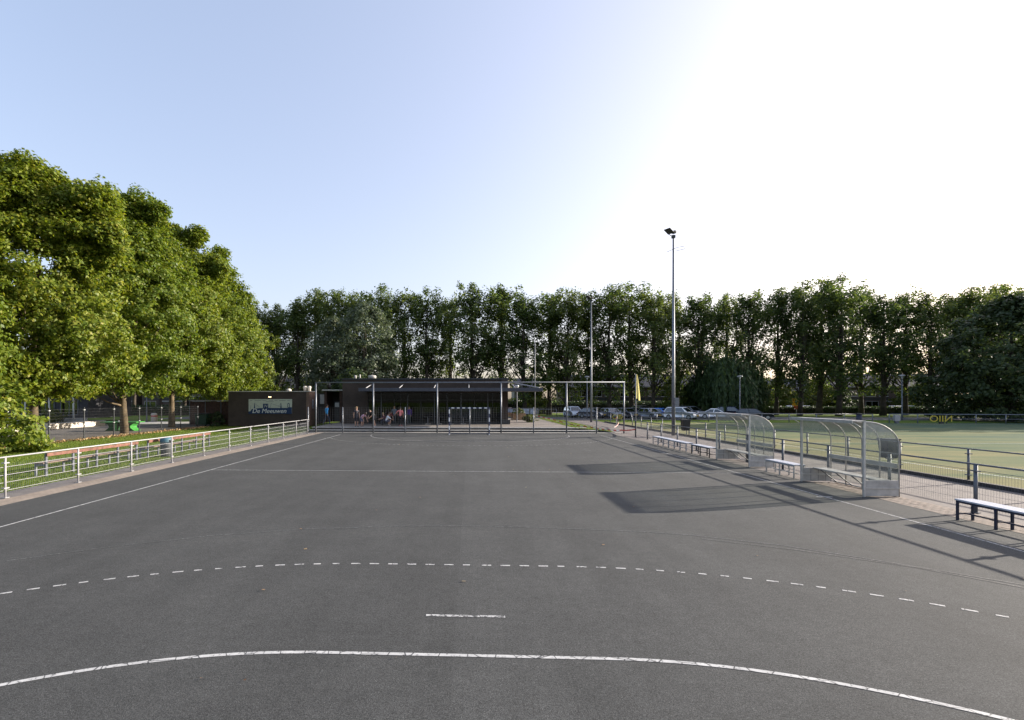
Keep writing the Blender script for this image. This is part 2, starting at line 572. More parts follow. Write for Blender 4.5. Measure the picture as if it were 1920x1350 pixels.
def tag(o, label=None, cat=None, group=None, kind=None):
    if label:
        o['label'] = label
    if cat:
        o['category'] = cat
    if group:
        o['group'] = group
    if kind:
        o['kind'] = kind
    return o


def thing(name, label, cat, loc=(0, 0, 0), rz=0.0, group=None):
    o = bpy.data.objects.new(name, None)
    o.empty_display_size = 0.2
    COL.objects.link(o)
    o.location = loc
    o.rotation_euler = (0, 0, rz)
    return tag(o, label, cat, group)


def share(src, name, parent, loc=(0, 0, 0), rz=0.0, scale=None):
    o = bpy.data.objects.new(name, src.data)
    COL.objects.link(o)
    o.parent = parent
    o.location = loc
    o.rotation_euler = (0, 0, rz)
    if scale:
        o.scale = scale
    return o


def sheet(name, pts, mat, z=0.0, kind='structure', label=None):
    o = MB().poly([(p[0], p[1], z if len(p) < 3 else p[2]) for p in pts]).build(name, mat)
    return tag(o, label, kind=kind)


def np_mesh(name, V, F, mat, parent=None, smooth=False):
    V = np.asarray(V, np.float32)
    F = np.asarray(F, np.int32)
    me = bpy.data.meshes.new(name)
    k = F.shape[1]
    me.vertices.add(len(V))
    me.vertices.foreach_set('co', V.ravel())
    me.loops.add(F.size)
    me.loops.foreach_set('vertex_index', F.ravel())
    me.polygons.add(len(F))
    me.polygons.foreach_set('loop_start', np.arange(0, F.size, k, dtype=np.int32))
    me.update(calc_edges=True)
    o = bpy.data.objects.new(name, me)
    COL.objects.link(o)
    me.materials.append(M[mat])
    if parent is not None:
        o.parent = parent
    return o


def ribbon(pts, w):
    n = len(pts)
    L, Rr = [], []
    for i, p in enumerate(pts):
        a = pts[max(0, i - 1)]
        b = pts[min(n - 1, i + 1)]
        dx, dy = b[0] - a[0], b[1] - a[1]
        l = math.hypot(dx, dy)
        nx, ny = -dy / l * w / 2, dx / l * w / 2
        L.append((p[0] + nx, p[1] + ny))
        Rr.append((p[0] - nx, p[1] - ny))
    return L, Rr


def marking(name, pts, w, mat, parent, z=0.004):
    L, Rr = ribbon(pts, w)
    mb = MB()
    for i in range(len(pts) - 1):
        mb.add([(*Rr[i], z), (*Rr[i + 1], z), (*L[i + 1], z), (*L[i], z)], [(0, 1, 2, 3)])
    return mb.build(name, mat, parent)

# ------------------------------------------------------------------ ground, court, paths
sheet('ground', [(-900, -300), (900, -300), (900, 1500), (-900, 1500)], 'lawn', -0.020)
court = sheet('court', [(-12.0, -7), (11.3, -7), (11.3, 42.55), (-12.0, 42.55)], 'asphalt', 0.0)
sheet('pavement_edge', [(-12.75, -7), (-12.003, -7), (-12.003, 42.55), (-12.75, 42.55)], 'tan_paver', -0.004)
sheet('pavement', [(-13.7, -7), (-12.753, -7), (-12.753, 43.0), (-13.7, 43.0)], 'grey_paver', -0.008)
path = sheet('path', [(11.303, -7), (16.18, -7), (16.18, 71), (12.0, 71), (12.0, 42.55), (11.303, 42.55)], 'red_paver', -0.012)
pitch = sheet('sports_pitch', [(16.35, -10), (95, -10), (95, 62.6), (16.35, 62.6)], 'turf', -0.012)
for a_, b_ in (((19.0, -10), (19.0, 60.0)), ((19.0, 60.0), (90, 60.0)), ((19.0, 34.0), (90, 34.0)), ((19.0, 47), (90, 47))):
    marking('pitch_line', [a_, b_], 0.08, 'pitch_white', pitch, -0.007)
sheet('parking_road', [(-45, 70.6), (75, 70.6), (75, 82), (-45, 82)], 'road', -0.010)
sheet('street', [(-200, 104), (260, 104), (260, 110), (-200, 110)], 'road', -0.010)
sheet('school_yard', [(-75, 22), (-27.0, 22), (-27.0, 56), (-75, 56)], 'yard', -0.012)
sheet('side_path', [(-75, 58.5), (-26, 56.2), (-26, 62), (-75, 64)], 'concrete', -0.012)

# brick pieces of the near path strip, laid in rows across
bm_ = MB().box((0, 0, 0), (0.098, 0.203, 0.05))
first = None
prng = random.Random(3)
nb = 0
y = 10.2
while nb < 290 and y < 20:
    row = int(round((y - 10.2) / 0.21))
    for i in range(8):
        x = 11.36 + i * 0.1055
        yy = y + (0.105 if i % 2 else 0)
        z = -0.0275 + prng.uniform(0.0, 0.006)
        if first is None:
            first = bm_.build('brick', pm('loose_brick', (0.205, 0.165, 0.135), 0.85, var=0.3, scale=2.2), path, bevel=0)
            first.location = (x, yy, z)
        else:
            share(first, 'brick', path, (x, yy, z), prng.uniform(-0.02, 0.02))
        nb += 1
    y += 0.21

# court markings (40 x 20 m handball court)
marking('side_line', [(-10, -3), (-10, 40)], 0.055, 'paint', court)
marking('side_line', [(10, -3), (10, 40)], 0.055, 'paint_worn', court)
marking('centre_line', [(-10, 20), (10, 20)], 0.055, 'paint_worn', court, 0.006)


def dline(r, sgn, y0):
    pts = []
    for k in range(41):
        a = math.pi - k / 40 * math.pi / 2
        pts.append((-1.5 + r * math.cos(a), y0 + sgn * r * math.sin(a)))
    for k in range(41):
        a = math.pi / 2 - k / 40 * math.pi / 2
        pts.append((1.5 + r * math.cos(a), y0 + sgn * r * math.sin(a)))
    return pts


def resample(pts, step):
    out = [pts[0]]
    acc = 0.0
    for a, b in zip(pts[:-1], pts[1:]):
        l = math.dist(a, b)
        if l < 1e-9:
            continue
        d = step - acc
        while d <= l:
            t = d / l
            out.append((a[0] + (b[0] - a[0]) * t, a[1] + (b[1] - a[1]) * t))
            d += step
        acc = (acc + l) % step
    return out


marking('goal_area_line', dline(6, 1, 0.0), 0.058, 'paint', court)
marking('goal_area_line', dline(6, -1, 40.0), 0.058, 'paint_worn', court)
for y0, sgn in ((0.0, 1), (40.0, -1)):
    pts = [p for p in resample(dline(9, sgn, y0), 0.0775) if abs(p[0]) < 9.9]
    i = 2
    while i + 2 < len(pts):
        j = pts[i:i + 3]
        if prng.random() < 0.25:
            j = pts[i:i + 2] + [((pts[i + 1][0] + pts[i + 2][0]) / 2, (pts[i + 1][1] + pts[i + 2][1]) / 2)]
        if j[0][1] > 3.0:
            marking('dash', j, 0.047, 'paint', court)
        i += 4
marking('penalty_line', [(-0.5, 7), (0.5, 7)], 0.058, 'paint_worn', court)
marking('substitution_mark', [(9.75, 15.35), (10.2, 15.35)], 0.07, 'paint', court, 0.007)
marking('old_arc', [(-7.78, 8.87), (-6.66, 9.73), (-5.1, 10.62), (-3.54, 11.16), (-1.79, 11.5), (-0.13, 11.63), (1.41, 11.56), (3.57, 11.3),
                    (4.56, 11.05), (5.91, 10.4), (6.69, 9.8), (7.54, 9.06), (8.6, 8.1)], 0.03, 'paint_faint', court)
marking('old_line', [(4.6, 10.8), (6.0, 10.1), (7.3, 9.2), (8.3, 8.1)], 0.025, 'paint_faint', court, 0.006)

# litter: dry leaves and paper specks on the court
V, F = [], []
lr = np.random.RandomState(5)
for k in range(46):
    x, y = lr.uniform(-9, 9.5), lr.uniform(5, 38)
    a, s_ = lr.uniform(0, 6.28), lr.uniform(0.015, 0.04)
    for q in range(4):
        V.append((x + s_ * math.cos(a + q * 1.57), y + 0.7 * s_ * math.sin(a + q * 1.57), 0.008 + lr.uniform(0, 0.015)))
    F.append([4 * k, 4 * k + 1, 4 * k + 2, 4 * k + 3])
tag(np_mesh('litter', V, F, 'dry_leaf'), 'small dry leaf scraps scattered on the grey asphalt court', 'litter', kind='stuff')

# kerb board along the second fence
tag(MB().b2((16.185, -7, -0.02), (16.345, 63, 0.11)).build('kerb_board', 'kerb'), kind='structure')


# ------------------------------------------------------------------ railing fences
def wires(mb, p0, p1, z0, z1, step, r=0.0022, horiz=()):
    d = math.dist(p0, p1)
    n = max(2, int(d / step))
    dx, dy = (p1[0] - p0[0]) / d, (p1[1] - p0[1]) / d
    for i in range(1, n):
        x, y = p0[0] + dx * d * i / n, p0[1] + dy * d * i / n
        q = [(x + r * math.cos(a), y + r * math.sin(a)) for a in (0.3, 2.4, 4.5)]
        mb.add([(*a, z0) for a in q] + [(*a, z1) for a in q], [(0, 1, 4, 3), (1, 2, 5, 4), (2, 0, 3, 5)])
    for z in horiz:
        mb.tube([(p0[0], p0[1], z), (p1[0], p1[1], z)], r * 1.5, 4, False)


def rail_fence(label, x, ys, h, mat, rails, mesh, pr=0.028, mname='galv', group=None, wire_z=(0.06, 0.95), wstep=0.065, name='railing_fence'):
    root = thing(name, label, 'fence', (x, ys[0], 0), 0, group)
    L = ys[-1] - ys[0]
    MB().tube([(0, -0.35, h), (0, L + 0.35, h)], 0.023, 8).build('top_rail', mat, root, True)
    post = None
    for yy in ys:
        if post is None:
            post = MB().tube([(0, 0, -0.02), (0, 0, h - 0.02)], pr, 8).build('post', mat, root, True)
            plate = MB().box((0, 0, 0.008), (0.13, 0.13, 0.016)).build('foot_plate', mat, post)
            clamp = MB().box((0.0, 0, 0), (0.10, 0.16, 0.03)).build('clamp', mat, post)
            clamp.location.z = 0.27
            share(clamp, 'clamp', post, (0, 0, h - 0.16))
        else:
            p = share(post, 'post', root, (0, yy - ys[0], 0))
            share(plate, 'foot_plate', p)
            share(clamp, 'clamp', p, (0, 0, 0.27))
            share(clamp, 'clamp', p, (0, 0, h - 0.16))
    for z in rails:
        MB().tube([(-0.03, 0, z), (-0.03, L, z)], 0.0075, 6).build('rail', mat, root)
    if mesh:
        for a, b in zip(ys[:-1], ys[1:]):
            mb = MB()
            wires(mb, (-0.015, a - ys[0] + 0.05), (-0.015, b - ys[0] - 0.05), wire_z[0], wire_z[1], wstep, 0.0022, (0.30, 0.62) if not rails else ())
            tag(mb.build('wire_mesh', mname, root), kind='stuff')
    return root


rail_fence('white tubular railing with wire mesh beside the lawn, along the court', -12.85,
           [6.26, 8.92, 11.58] + [14.24 + 2.66 * k for k in range(11)], 1.13, 'white', (0.20, 0.42, 0.63, 0.85), True, mname='galv')
rail_fence('grey railing with wire mesh directly behind the benches and dugouts', 12.25,
           [8.36, 10.91] + [13.46 + 2.55 * k for k in range(11)], 1.17, 'galvd', (), True, 0.042, 'galvd', wire_z=(0.12, 1.0))
rail_fence('dark grey railing along the sports pitch, beyond the brick path', 16.35,
           [7.34, 10.02, 12.7, 15.37] + [18.05 + 2.68 * k for k in range(17)], 1.12, 'galvd', (0.45,), False, 0.036, 'galvd')


# far railings of the pitch (run across)
def cross_rail(label, p0, p1, n, h, mat, mesh=False, cat='fence', mid=True):
    a = math.atan2(p1[1] - p0[1], p1[0] - p0[0])
    L = math.dist(p0, p1)
    root = thing('railing_fence', label, cat, (p0[0], p0[1], 0), a)
    MB().tube([(0, 0, h), (L, 0, h)], 0.05, 8).build('top_rail', mat, root, True)
    if mid:
        MB().tube([(0, 0, h * 0.5), (L, 0, h * 0.5)], 0.03, 6).build('middle_rail', mat, root, True)
    post = None
    for k in range(n):
        if post is None:
            post = MB().tube([(0, 0, 0), (0, 0, h)], 0.05, 8).build('post', mat, root, True)
        else:
            share(post, 'post', root, (L * k / (n - 1), 0, 0))
    if mesh:
        mb = MB()
        wires(mb, (0, 0), (L, 0), 0.05, h - 0.03, 0.12, 0.003, (0.3, 0.65))
        tag(mb.build('wire_mesh', 'galvd', root), kind='stuff')
    return root


cross_rail('long pale railing across the far end of the pitch, in front of the parked cars', (20, 65.0), (47.0, 62.6), 10, 1.0, 'galv')
cross_rail('meshed railing at the far end of the pitch carrying yellow letters', (48.4, 62.0), (80, 58.2), 12, 1.03, 'galv', True)
cross_rail('blue-grey barrier rail beside the parking, seen past the clubhouse corner', (2.5, 84.0), (14.0, 84.0), 5, 1.15, 'galv', mid=False)

# ------------------------------------------------------------------ ball-catching fence behind the far goal
root = thing('ball_fence', 'tall grey ball-catching frame with low wire mesh behind the far goal', 'fence', (0, 42.4, 0))
MB().tube([(-12.75, 0, 4.12), (12.5, 0, 4.12)], 0.05, 8).build('top_bar', 'galv', root, True)
tp = sp = None
for x in (-12.65, -7.88, -2.62, 2.58, 7.85, 12.42):
    if tp is None:
        tp = MB().tube([(0, 0, 0), (0, 0, 4.1)], 0.062, 8).build('tall_post', 'galv', root, True)
        tp.location.x = x
    else:
        share(tp, 'tall_post', root, (x, 0, 0))
for x in (-13.3, -10.42, -5.25, 0.03, 5.2, 10.25):
    if sp is None:
        sp = MB().tube([(0, 0, 0), (0, 0, 2.1)], 0.048, 8).build('short_post', 'galv', root, True)
        cp = MB().box((0, 0, 0), (0.17, 0.12, 0.04)).build('clamp', 'galv', sp)
        cp.location.z = 0.35
        share(cp, 'clamp', sp, (0, 0, 0.95))
        share(cp, 'clamp', sp, (0, 0, 1.5))
        sp.location.x = x
    else:
        q = share(sp, 'short_post', root, (x, 0, 0))
        for z in (0.35, 0.95, 1.5):
            share(cp, 'clamp', q, (0, 0, z))
mb = MB()
for k in range(11):
    z = 0.12 + k * 0.195
    mb.tube([(-12.65, 0, z), (12.42, 0, z)], 0.0045, 4, False)
wires(mb, (-12.65, 0), (12.42, 0), 0.1, 2.08, 0.20, 0.002)
tag(mb.build('wire_mesh', 'galvd', root), kind='stuff')
tag(sheet('kerb_strip', [(-13.6, 42.56), (12.6, 42.56), (12.6, 43.15), (-13.6, 43.15)], 'concrete', 0.012))

# goal
root = thing('handball_goal', 'blue and white striped handball goal with net on the far goal line', 'goal', (0, 40.05, 0))
for s in (-1, 1):
    MB().b2((s * 1.54 - 0.04, -0.04, 0), (s * 1.54 + 0.04, 0.04, 2.03)).build('post', 'goal_v', root, bevel=0.008)
    MB().tube([(s * 1.54, 0.04, 1.98), (s * 1.52, 0.75, 1.95), (s * 1.5, 1.05, 0.05)], 0.02, 6).build('side_brace', 'galvd', root, True)
    MB().tube([(s * 1.54, 0.05, 0.03), (s * 1.5, 1.05, 0.03)], 0.022, 6).build('ground_bar', 'galvd', root)
MB().b2((-1.58, -0.041, 2.032), (1.58, 0.041, 2.112)).build('crossbar', 'goal_h', root, bevel=0.008)
MB().tube([(-1.5, 1.05, 0.03), (1.5, 1.05, 0.03)], 0.025, 6).build('back_bar', 'galvd', root)
mb = MB()
for k in range(31):
    x = -1.5 + k * 0.1
    mb.tube([(x, 0.05, 2.02), (x, 0.75, 1.93), (x, 1.05, 0.05)], 0.004, 3, False)
for k in range(13):
    z = 0.1 + 0.15 * k
    yb = 1.05 - 0.30 * z / 1.95
    mb.tube([(-1.53, 0.04, z), (-1.5, yb, z), (1.5, yb, z), (1.53, 0.04, z)], 0.004, 3, False)
tag(mb.build('net', 'galv', root), kind='stuff')


# ------------------------------------------------------------------ dugouts
def dugout(label, loc, L, nbay):
    r = thing('dugout', label, 'dugout', loc, 0, 'curved clear dugouts beside the court')
    D, H0, C = 0.95, 2.1, 0.68

    def arc(n=12):
        return [(0.06 + (D - 0.06) * math.sin(k / n * math.pi / 2), H0 - C + C * math.cos(k / n * math.pi / 2)) for k in range(n + 1)]
    prof = [(0.0, H0)] + arc()
    for k in range(nbay + 1):
        yy = L * k / nbay
        MB().tube([(x, yy, z) for x, z in prof] + [(D, yy, 0.0)], 0.019, 6).build('rib', 'alup', r, True)
    for k in range(nbay):
        a, b = L * k / nbay + 0.02, L * (k + 1) / nbay - 0.02
        pts = prof + [(D, 0.95), (D, 0.14)]
        mb = MB()
        vs = []
        for x, z in pts:
            vs += [(x - 0.004, a, z - 0.004), (x - 0.004, b, z - 0.004)]
        mb.add(vs, [(2 * i, 2 * i + 1, 2 * i + 3, 2 * i + 2) for i in range(len(pts) - 1)])
        mb.build('curved_pane', 'acrylic', r, True)
    for yy, s in ((0.0, -1), (L, 1)):
        MB().b2((-0.03, yy - 0.03, 0), (0.03, yy + 0.03, H0)).build('front_post', 'alu', r, bevel=0.006)
        mb = MB()
        pts = [(0.03, 0.47)] + [(0.03, H0 - 0.02)] + arc() + [(D - 0.02, 0.47)]
        mb.add([(x, yy, z) for x, z in pts], [tuple(range(len(pts)))])
        mb.build('end_pane', 'acrylic', r)
        MB().b2((0.032, yy - 0.02, 0.02), (D - 0.02, yy + 0.02, 0.46)).build('end_panel', 'alup', r, bevel=0.005)
        MB().b2((0.03, yy - 0.04, 0.235), (D, yy + 0.04, 0.268)).build('trim_strip', 'alu', r)
        for q in ((0.28, 0.52, 0.76) if s > 0 else ()):
            MB().b2((q, yy - 0.024, 0.03), (q + 0.012, yy + 0.024, 0.45)).build('panel_seam', 'galvd', r)
    MB().b2((-0.32, -0.02, H0 + 0.012), (0.04, L + 0.02, H0 + 0.04)).build('front_lip', 'alup', r)
    MB().b2((-0.35, -0.03, H0 - 0.045), (-0.32, L + 0.03, H0 + 0.05)).build('gutter', 'alu', r, bevel=0.005)
    for yy in (0.02, L - 0.02):
        MB().tube([(0, yy, H0 - 0.20), (-0.31, yy, H0 + 0.0)], 0.013, 6).build('lip_brace', 'alu', r, True)
    MB().b2((0.35, 0.03, 0.44), (0.73, L - 0.03, 0.475)).build('seat', 'alup', r, bevel=0.004)
    MB().b2((D - 0.075, 0.0, 0.80), (D - 0.03, L, 0.93)).build('backrest', 'alup', r, bevel=0.004)
    for k in range(nbay):
        yy = L * (k + 0.55) / nbay
        MB().tube([(0.40, yy, 0.44), (D - 0.03, yy, 0.04)], 0.017, 6).build('seat_strut', 'galvd', r, True)
    MB().tube([(D, 0, 0.03), (D, L, 0.03)], 0.02, 6).build('base_rail', 'alup', r)
    return r


dugout('nearer clear curved dugout with aluminium end panels at the court edge', (11.12, 15.45, 0), 2.72, 4)
dugout('farther clear curved dugout with aluminium ends, beyond the nearer one', (11.32, 21.75, 0), 2.75, 4)


# ------------------------------------------------------------------ benches beside the court
def bench(label, x, y0, y1, top, leg, npair, w=0.40, h=0.45):
    L = y1 - y0
    r = thing('bench', label, 'bench', (x, y0, 0), 0, 'backless benches along the court edge')
    MB().b2((0, 0, h), (w, L, h + 0.035)).build('seat', top, r, bevel=0.006)
    lg = None
    for k in range(npair):
        for sx in (0.035, w - 0.035):
            yy = 0.04 + (L - 0.08) * k / (npair - 1)
            if lg is None:
                lg = MB().b2((-0.02, -0.02, 0), (0.02, 0.02, h)).build('leg', leg, r, bevel=0.004)
                lg.location = (sx, yy, 0)
            else:
                share(lg, 'leg', r, (sx, yy, 0))
    for sx in (0.035, w - 0.035):
        MB().b2((sx - 0.015, 0.03, h - 0.045), (sx + 0.015, L - 0.03, h - 0.001)).build('seat_rail', leg, r)
    MB().b2((w / 2 - 0.015, 0.03, 0.145), (w / 2 + 0.015, L - 0.03, 0.175)).build('stretcher', leg, r)
    for k in range(npair):
        yy = 0.04 + (L - 0.08) * k / (npair - 1)
        MB().b2((0.05, yy - 0.012, 0.15), (w - 0.05, yy + 0.012, 0.172)).build('cross_bar', leg, r)


bench('white topped bench with dark blue legs, in front of the meshed railing', 11.05, 9.2, 12.68, 'plank', 'navy', 5)
bench('short white bench with pale legs between the two dugouts', 11.2, 18.72, 20.45, 'plank', 'alu', 3)
bench('white bench with dark legs just beyond the farther dugout', 11.2, 25.0, 27.0, 'plank', 'dark', 3)
bench('long pale blue bench near the farthest right corner of the court', 11.2, 27.6, 30.0, 'plank', 'white', 4)
bench('pale blue bench at the end of the row, nearest the flagpole', 11.25, 30.1, 32.6, 'plank', 'white', 4)

# wooden benches on the left lawn
for lab, y0, y1 in (('nearer long wooden bench with red-brown back plank behind the white railing', 18.1, 23.2),
                    ('farther long wooden bench with red-brown back plank, beside the blue bin', 23.9, 29.7)):
    r = thing('wooden_bench', lab, 'bench', (-15.05, y0, 0), 0, 'wooden benches on the lawn')
    L = y1 - y0
    MB().b2((0.03, 0.05, 0.70), (0.075, L, 0.82)).build('back_plank', 'rustwood', r, bevel=0.006)
    MB().b2((-0.50, 0.1, 0.42), (-0.12, L + 0.1, 0.465)).build('seat_plank', 'greywood', r, bevel=0.006)
    n = 5
    for k in range(n):
        yy = 0.05 + (L - 0.12) * k / (n - 1)
        MB().b2((-0.03, yy, -0.02), (0.028, yy + 0.08, 0.81)).build('post', 'galvd', r, bevel=0.004)
        MB().b2((-0.42, yy + 0.02, -0.02), (-0.36, yy + 0.08, 0.418)).build('seat_leg', 'galv', r)
        MB().b2((-0.36, yy + 0.02, 0.36), (-0.03, yy + 0.07, 0.416)).build('seat_bracket', 'galv', r)

r = thing('litter_bin', 'blue-lidded litter bin standing on the lawn behind the white railing', 'bin', (-14.55, 24.6, 0))
MB().lathe([(0.20, 0), (0.23, 0.02), (0.25, 0.62), (0.25, 0.66)], n=16).build('body', 'binbody', r, True)
MB().lathe([(0.27, 0.66), (0.275, 0.70), (0.26, 0.84), (0.17, 0.92), (0.05, 0.94)], n=16).build('lid', 'bin_blue', r, True)
MB().b2((0.2, -0.12, 0.70), (0.285, 0.12, 0.80)).build('opening', 'black', r)


def hung_bin(label, loc, w, h):
    r = thing('litter_bin', label, 'bin', loc)
    mb = MB()
    a, b = w * 0.40, w * 0.5
    vs = []
    for q, z in ((a, 0.42), (b, 0.42 + h)):
        vs += [(-q, -q, z), (q, -q, z), (q, q, z), (-q, q, z)]
    mb.add(vs, [(3, 2, 1, 0), (4, 5, 6, 7), (0, 1, 5, 4), (1, 2, 6, 5), (2, 3, 7, 6), (3, 0, 4, 7)])
    mb.build('body', 'black', r, bevel=0.02)
    MB().b2((-w * 0.54, -w * 0.54, 0.42 + h), (w * 0.54, w * 0.54, 0.42 + h + 0.05)).build('rim', 'dark', r, bevel=0.01)
    MB().tube([(w * 0.35, w * 0.52, -0.01), (w * 0.35, w * 0.52, 0.42 + h)], 0.03, 6).build('post', 'galvd', r)


hung_bin('black litter bin on the pitch railing beside the tall floodlight mast', (16.0, 39.3, 0), 0.55, 0.78)
hung_bin('black litter bin seen through the nearer dugout, on the pitch railing', (16.62, 21.6, 0), 0.5, 0.72)
r = thing('litter_bin', 'small dark blue bin at the gap in the far pitch railing', 'bin', (45.2, 62.2, 0))
MB().lathe([(0.24, 0), (0.27, 0.05), (0.29, 0.95)], n=14).build('body', 'navy', r, True)
MB().lathe([(0.31, 0.95), (0.31, 1.0), (0.2, 1.12), (0.04, 1.14)], n=14).build('lid', 'black', r, True)
r = thing('meter_box', 'small white cabinet on the far meshed railing', 'box', (49.0, 61.7, 0))
MB().b2((-0.3, -0.15, 0.25), (0.3, 0.15, 0.95)).build('cabinet', 'white', r, bevel=0.02)
MB().b2((-0.2, -0.1, 0), (0.2, 0.1, 0.25)).build('base', 'galvd', r)


# ------------------------------------------------------------------ masts, lamps, poles
def mast(label, loc, H, r0, r1, cab, rz=0.0):
    r = thing('floodlight_mast', label, 'floodlight', loc, rz, 'floodlight masts')
    MB().tube([(0, 0, -0.02), (0, 0, 4.5), (0, 0, H)], [r0, (r0 * 0.75 + r1 * 0.25), r1], 14).build('pole', 'galv', r, True)
    if cab:
        MB().b2((-0.02, -0.34, 2.15), (0.30, -0.08, 2.85)).build('cabinet', 'galv', r, bevel=0.012)
    MB().b2((-0.12, -0.12, H - 0.12), (0.12, 0.12, H + 0.10)).build('head_bracket', 'dark', r, bevel=0.01)
    MB().tube([(-0.04, -0.05, H), (-0.35, -0.15, H + 0.08), (-0.45, -0.2, H + 0.3)], 0.03, 6).build('lamp_arm', 'dark', r)
    mb = MB()
    n = Vector((-0.45, -0.25, -0.85)).normalized()
    u = n.cross(Vector((0, 0, 1))).normalized()
    w = u.cross(n)
    c = Vector((-0.35, -0.1, H + 0.42))
    vs = []
    for d, sx, sy in ((-0.06, 0.20, 0.20), (0.06, 0.30, 0.30)):
        for a, b in ((-1, -1), (1, -1), (1, 1), (-1, 1)):
            vs.append(c + n * d + u * a * sx + w * b * sy)
    mb.add(vs, [(3, 2, 1, 0), (4, 5, 6, 7), (0, 1, 5, 4), (1, 2, 6, 5), (2, 3, 7, 6), (3, 0, 4, 7)])
    mb.build('lamp_housing', 'dark', r, bevel=0.02)
    MB().tube([(-0.45, 0.1, H - 1.15), (0.25, -0.05, H - 0.85), (0.75, 0.0, H - 0.75), (0.85, 0.0, H - 0.95), (0.2, 0.0, H - 1.1)], 0.018, 5).build('cable_loop', 'dark', r)
    MB().box((0.06, 0.02, H + 0.34), (0.22, 0.3, 0.2), 0.4).build('second_lamp', 'dark', r, bevel=0.02)


mast('tall floodlight mast with grey cabinet at the pitch railing', (15.55, 40.4, 0), 15.15, 0.135, 0.062, True)
mast('distant slimmer floodlight mast beyond the grass wedge', (14.6, 62.9, 0), 14.6, 0.13, 0.06, False)


def lamp(label, loc, H):
    r = thing('street_lamp', label, 'street lamp', loc, 0, 'disc-headed street lamps')
    MB().tube([(0, 0, 0), (0, 0, 1.0), (0, 0, H - 0.35)], [0.10, 0.075, 0.05], 10).build('pole', 'galv', r, True)
    for k in range(3):
        a = k * 2.094
        MB().tube([(0.03 * math.cos(a), 0.03 * math.sin(a), H - 0.36), (0.27 * math.cos(a), 0.27 * math.sin(a), H - 0.06)], 0.014, 5).build('stay', 'galv', r)
    MB().lathe([(0.20, H - 0.10), (0.33, H - 0.08), (0.36, H), (0.30, H + 0.07), (0.08, H + 0.12)], n=16).build('disc_head', 'white', r, True)
    MB().lathe([(0.06, H - 0.34), (0.10, H - 0.28), (0.10, H - 0.101)], n=10).build('lens', 'lightglass', r, True)


lamp('street lamp beside the distant floodlight mast, among parked cars', (16.5, 73.5, 0), 5.9)
lamp('street lamp in front of the weeping willow', (37.2, 73.0, 0), 5.9)
lamp('street lamp at the far right, behind the meshed pitch railing', (57.6, 71.6, 0), 5.9)
lamp('street lamp under the plane trees beyond the school yard', (-39.2, 61.3, 0), 5.0)

r = thing('flagpole', 'short flagpole at the court corner with a limp yellow flag', 'flagpole', (12.0, 38.1, 0))
MB().tube([(0, 0, 0), (0, 0, 1.15)], 0.04, 8).build('lower_pole', 'dark', r)
MB().tube([(0, 0, 1.15), (0, 0, 4.55)], 0.032, 8).build('pole', 'white', r, True)
nu, nv = 10, 14
vs = []
for j in range(nv + 1):
    t = j / nv
    wdt = 0.05 + 0.26 * t ** 0.8
    for i in range(nu + 1):
        s = i / nu
        vs.append((0.035 + wdt * s * (1 - 0.25 * t * s) + 0.02, 0.09 * math.sin(s * 9 + t * 1.5) * (0.3 + t), 4.5 - 1.72 * t - 0.12 * s * t + 0.03 * math.sin(s * 6)))
fl = MB().add(vs, [(j * (nu + 1) + i, j * (nu + 1) + i + 1, (j + 1) * (nu + 1) + i + 1, (j + 1) * (nu + 1) + i) for j in range(nv) for i in range(nu)]).build('flag', 'flag', r, True)

r = thing('bare_flagpole', 'tall thin white flagpole without flag, past the clubhouse canopy', 'flagpole', (7.85, 62.5, 0.1))
MB().tube([(0, 0, -0.1), (0, 0, 1.6)], 0.075, 8).build('base_sleeve', 'black', r)
MB().tube([(0, 0, 1.6), (0, 0, 9.9)], [0.06, 0.035], 8).build('pole', 'white', r, True)

r = thing('tape_post', 'short white post holding red and white barrier tape', 'post', (15.6, 55.9, 0))
MB().tube([(0, 0, 0), (0, 0, 0.75)], 0.035, 8).build('post', 'white', r)
MB().lathe([(0.05, 0.75), (0.05, 0.80), (0.02, 0.83)], n=8).build('cap', 'red', r)


def tape(label, pts, w=0.10):
    p0 = pts[0]
    o = thing('barrier_tape', label, 'tape', p0, 0, 'red and white barrier tapes')
    mb = MB()
    q = [Vector(p) - Vector(p0) for p in pts]
    dense = []
    for a, b in zip(q[:-1], q[1:]):
        n = max(2, int((b - a).length / 0.3))
        for k in range(n):
            t = k / n
            dense.append(a.lerp(b, t) + Vector((0, 0, -0.25 * (b - a).length / 6 * t * (1 - t))))
    dense.append(q[-1])
    vs = []
    for k, p in enumerate(dense):
        tw = 0.6 * math.sin(k * 0.7)
        d = Vector((0.3 * math.sin(tw), 0.25 * math.sin(tw), math.cos(tw))) * w / 2
        vs += [p - d, p + d]
    mb.add(vs, [(2 * i, 2 * i + 1, 2 * i + 3, 2 * i + 2) for i in range(len(dense) - 1)])
    ax = 0
    mb.build('ribbon', 'tape', o)


tape('red and white tape sagging over the lit grass from the bare flagpole', [(7.9, 62.4, 0.85), (8.9, 56.5, 0.62), (9.6, 51.5, 0.42)])
tape('red and white tape lying along the front edge of the grass wedge', [(9.6, 51.5, 0.36), (10.6, 46.5, 0.30), (11.6, 43.9, 0.18), (12.25, 42.5, 0.25), (12.2, 38.7, 0.55)])
tape('red and white tape hanging between white post and meshed railing', [(15.6, 55.9, 0.7), (14.9, 52.5, 0.45), (14.0, 49.8, 0.30), (13.2, 47.9, 0.2)])

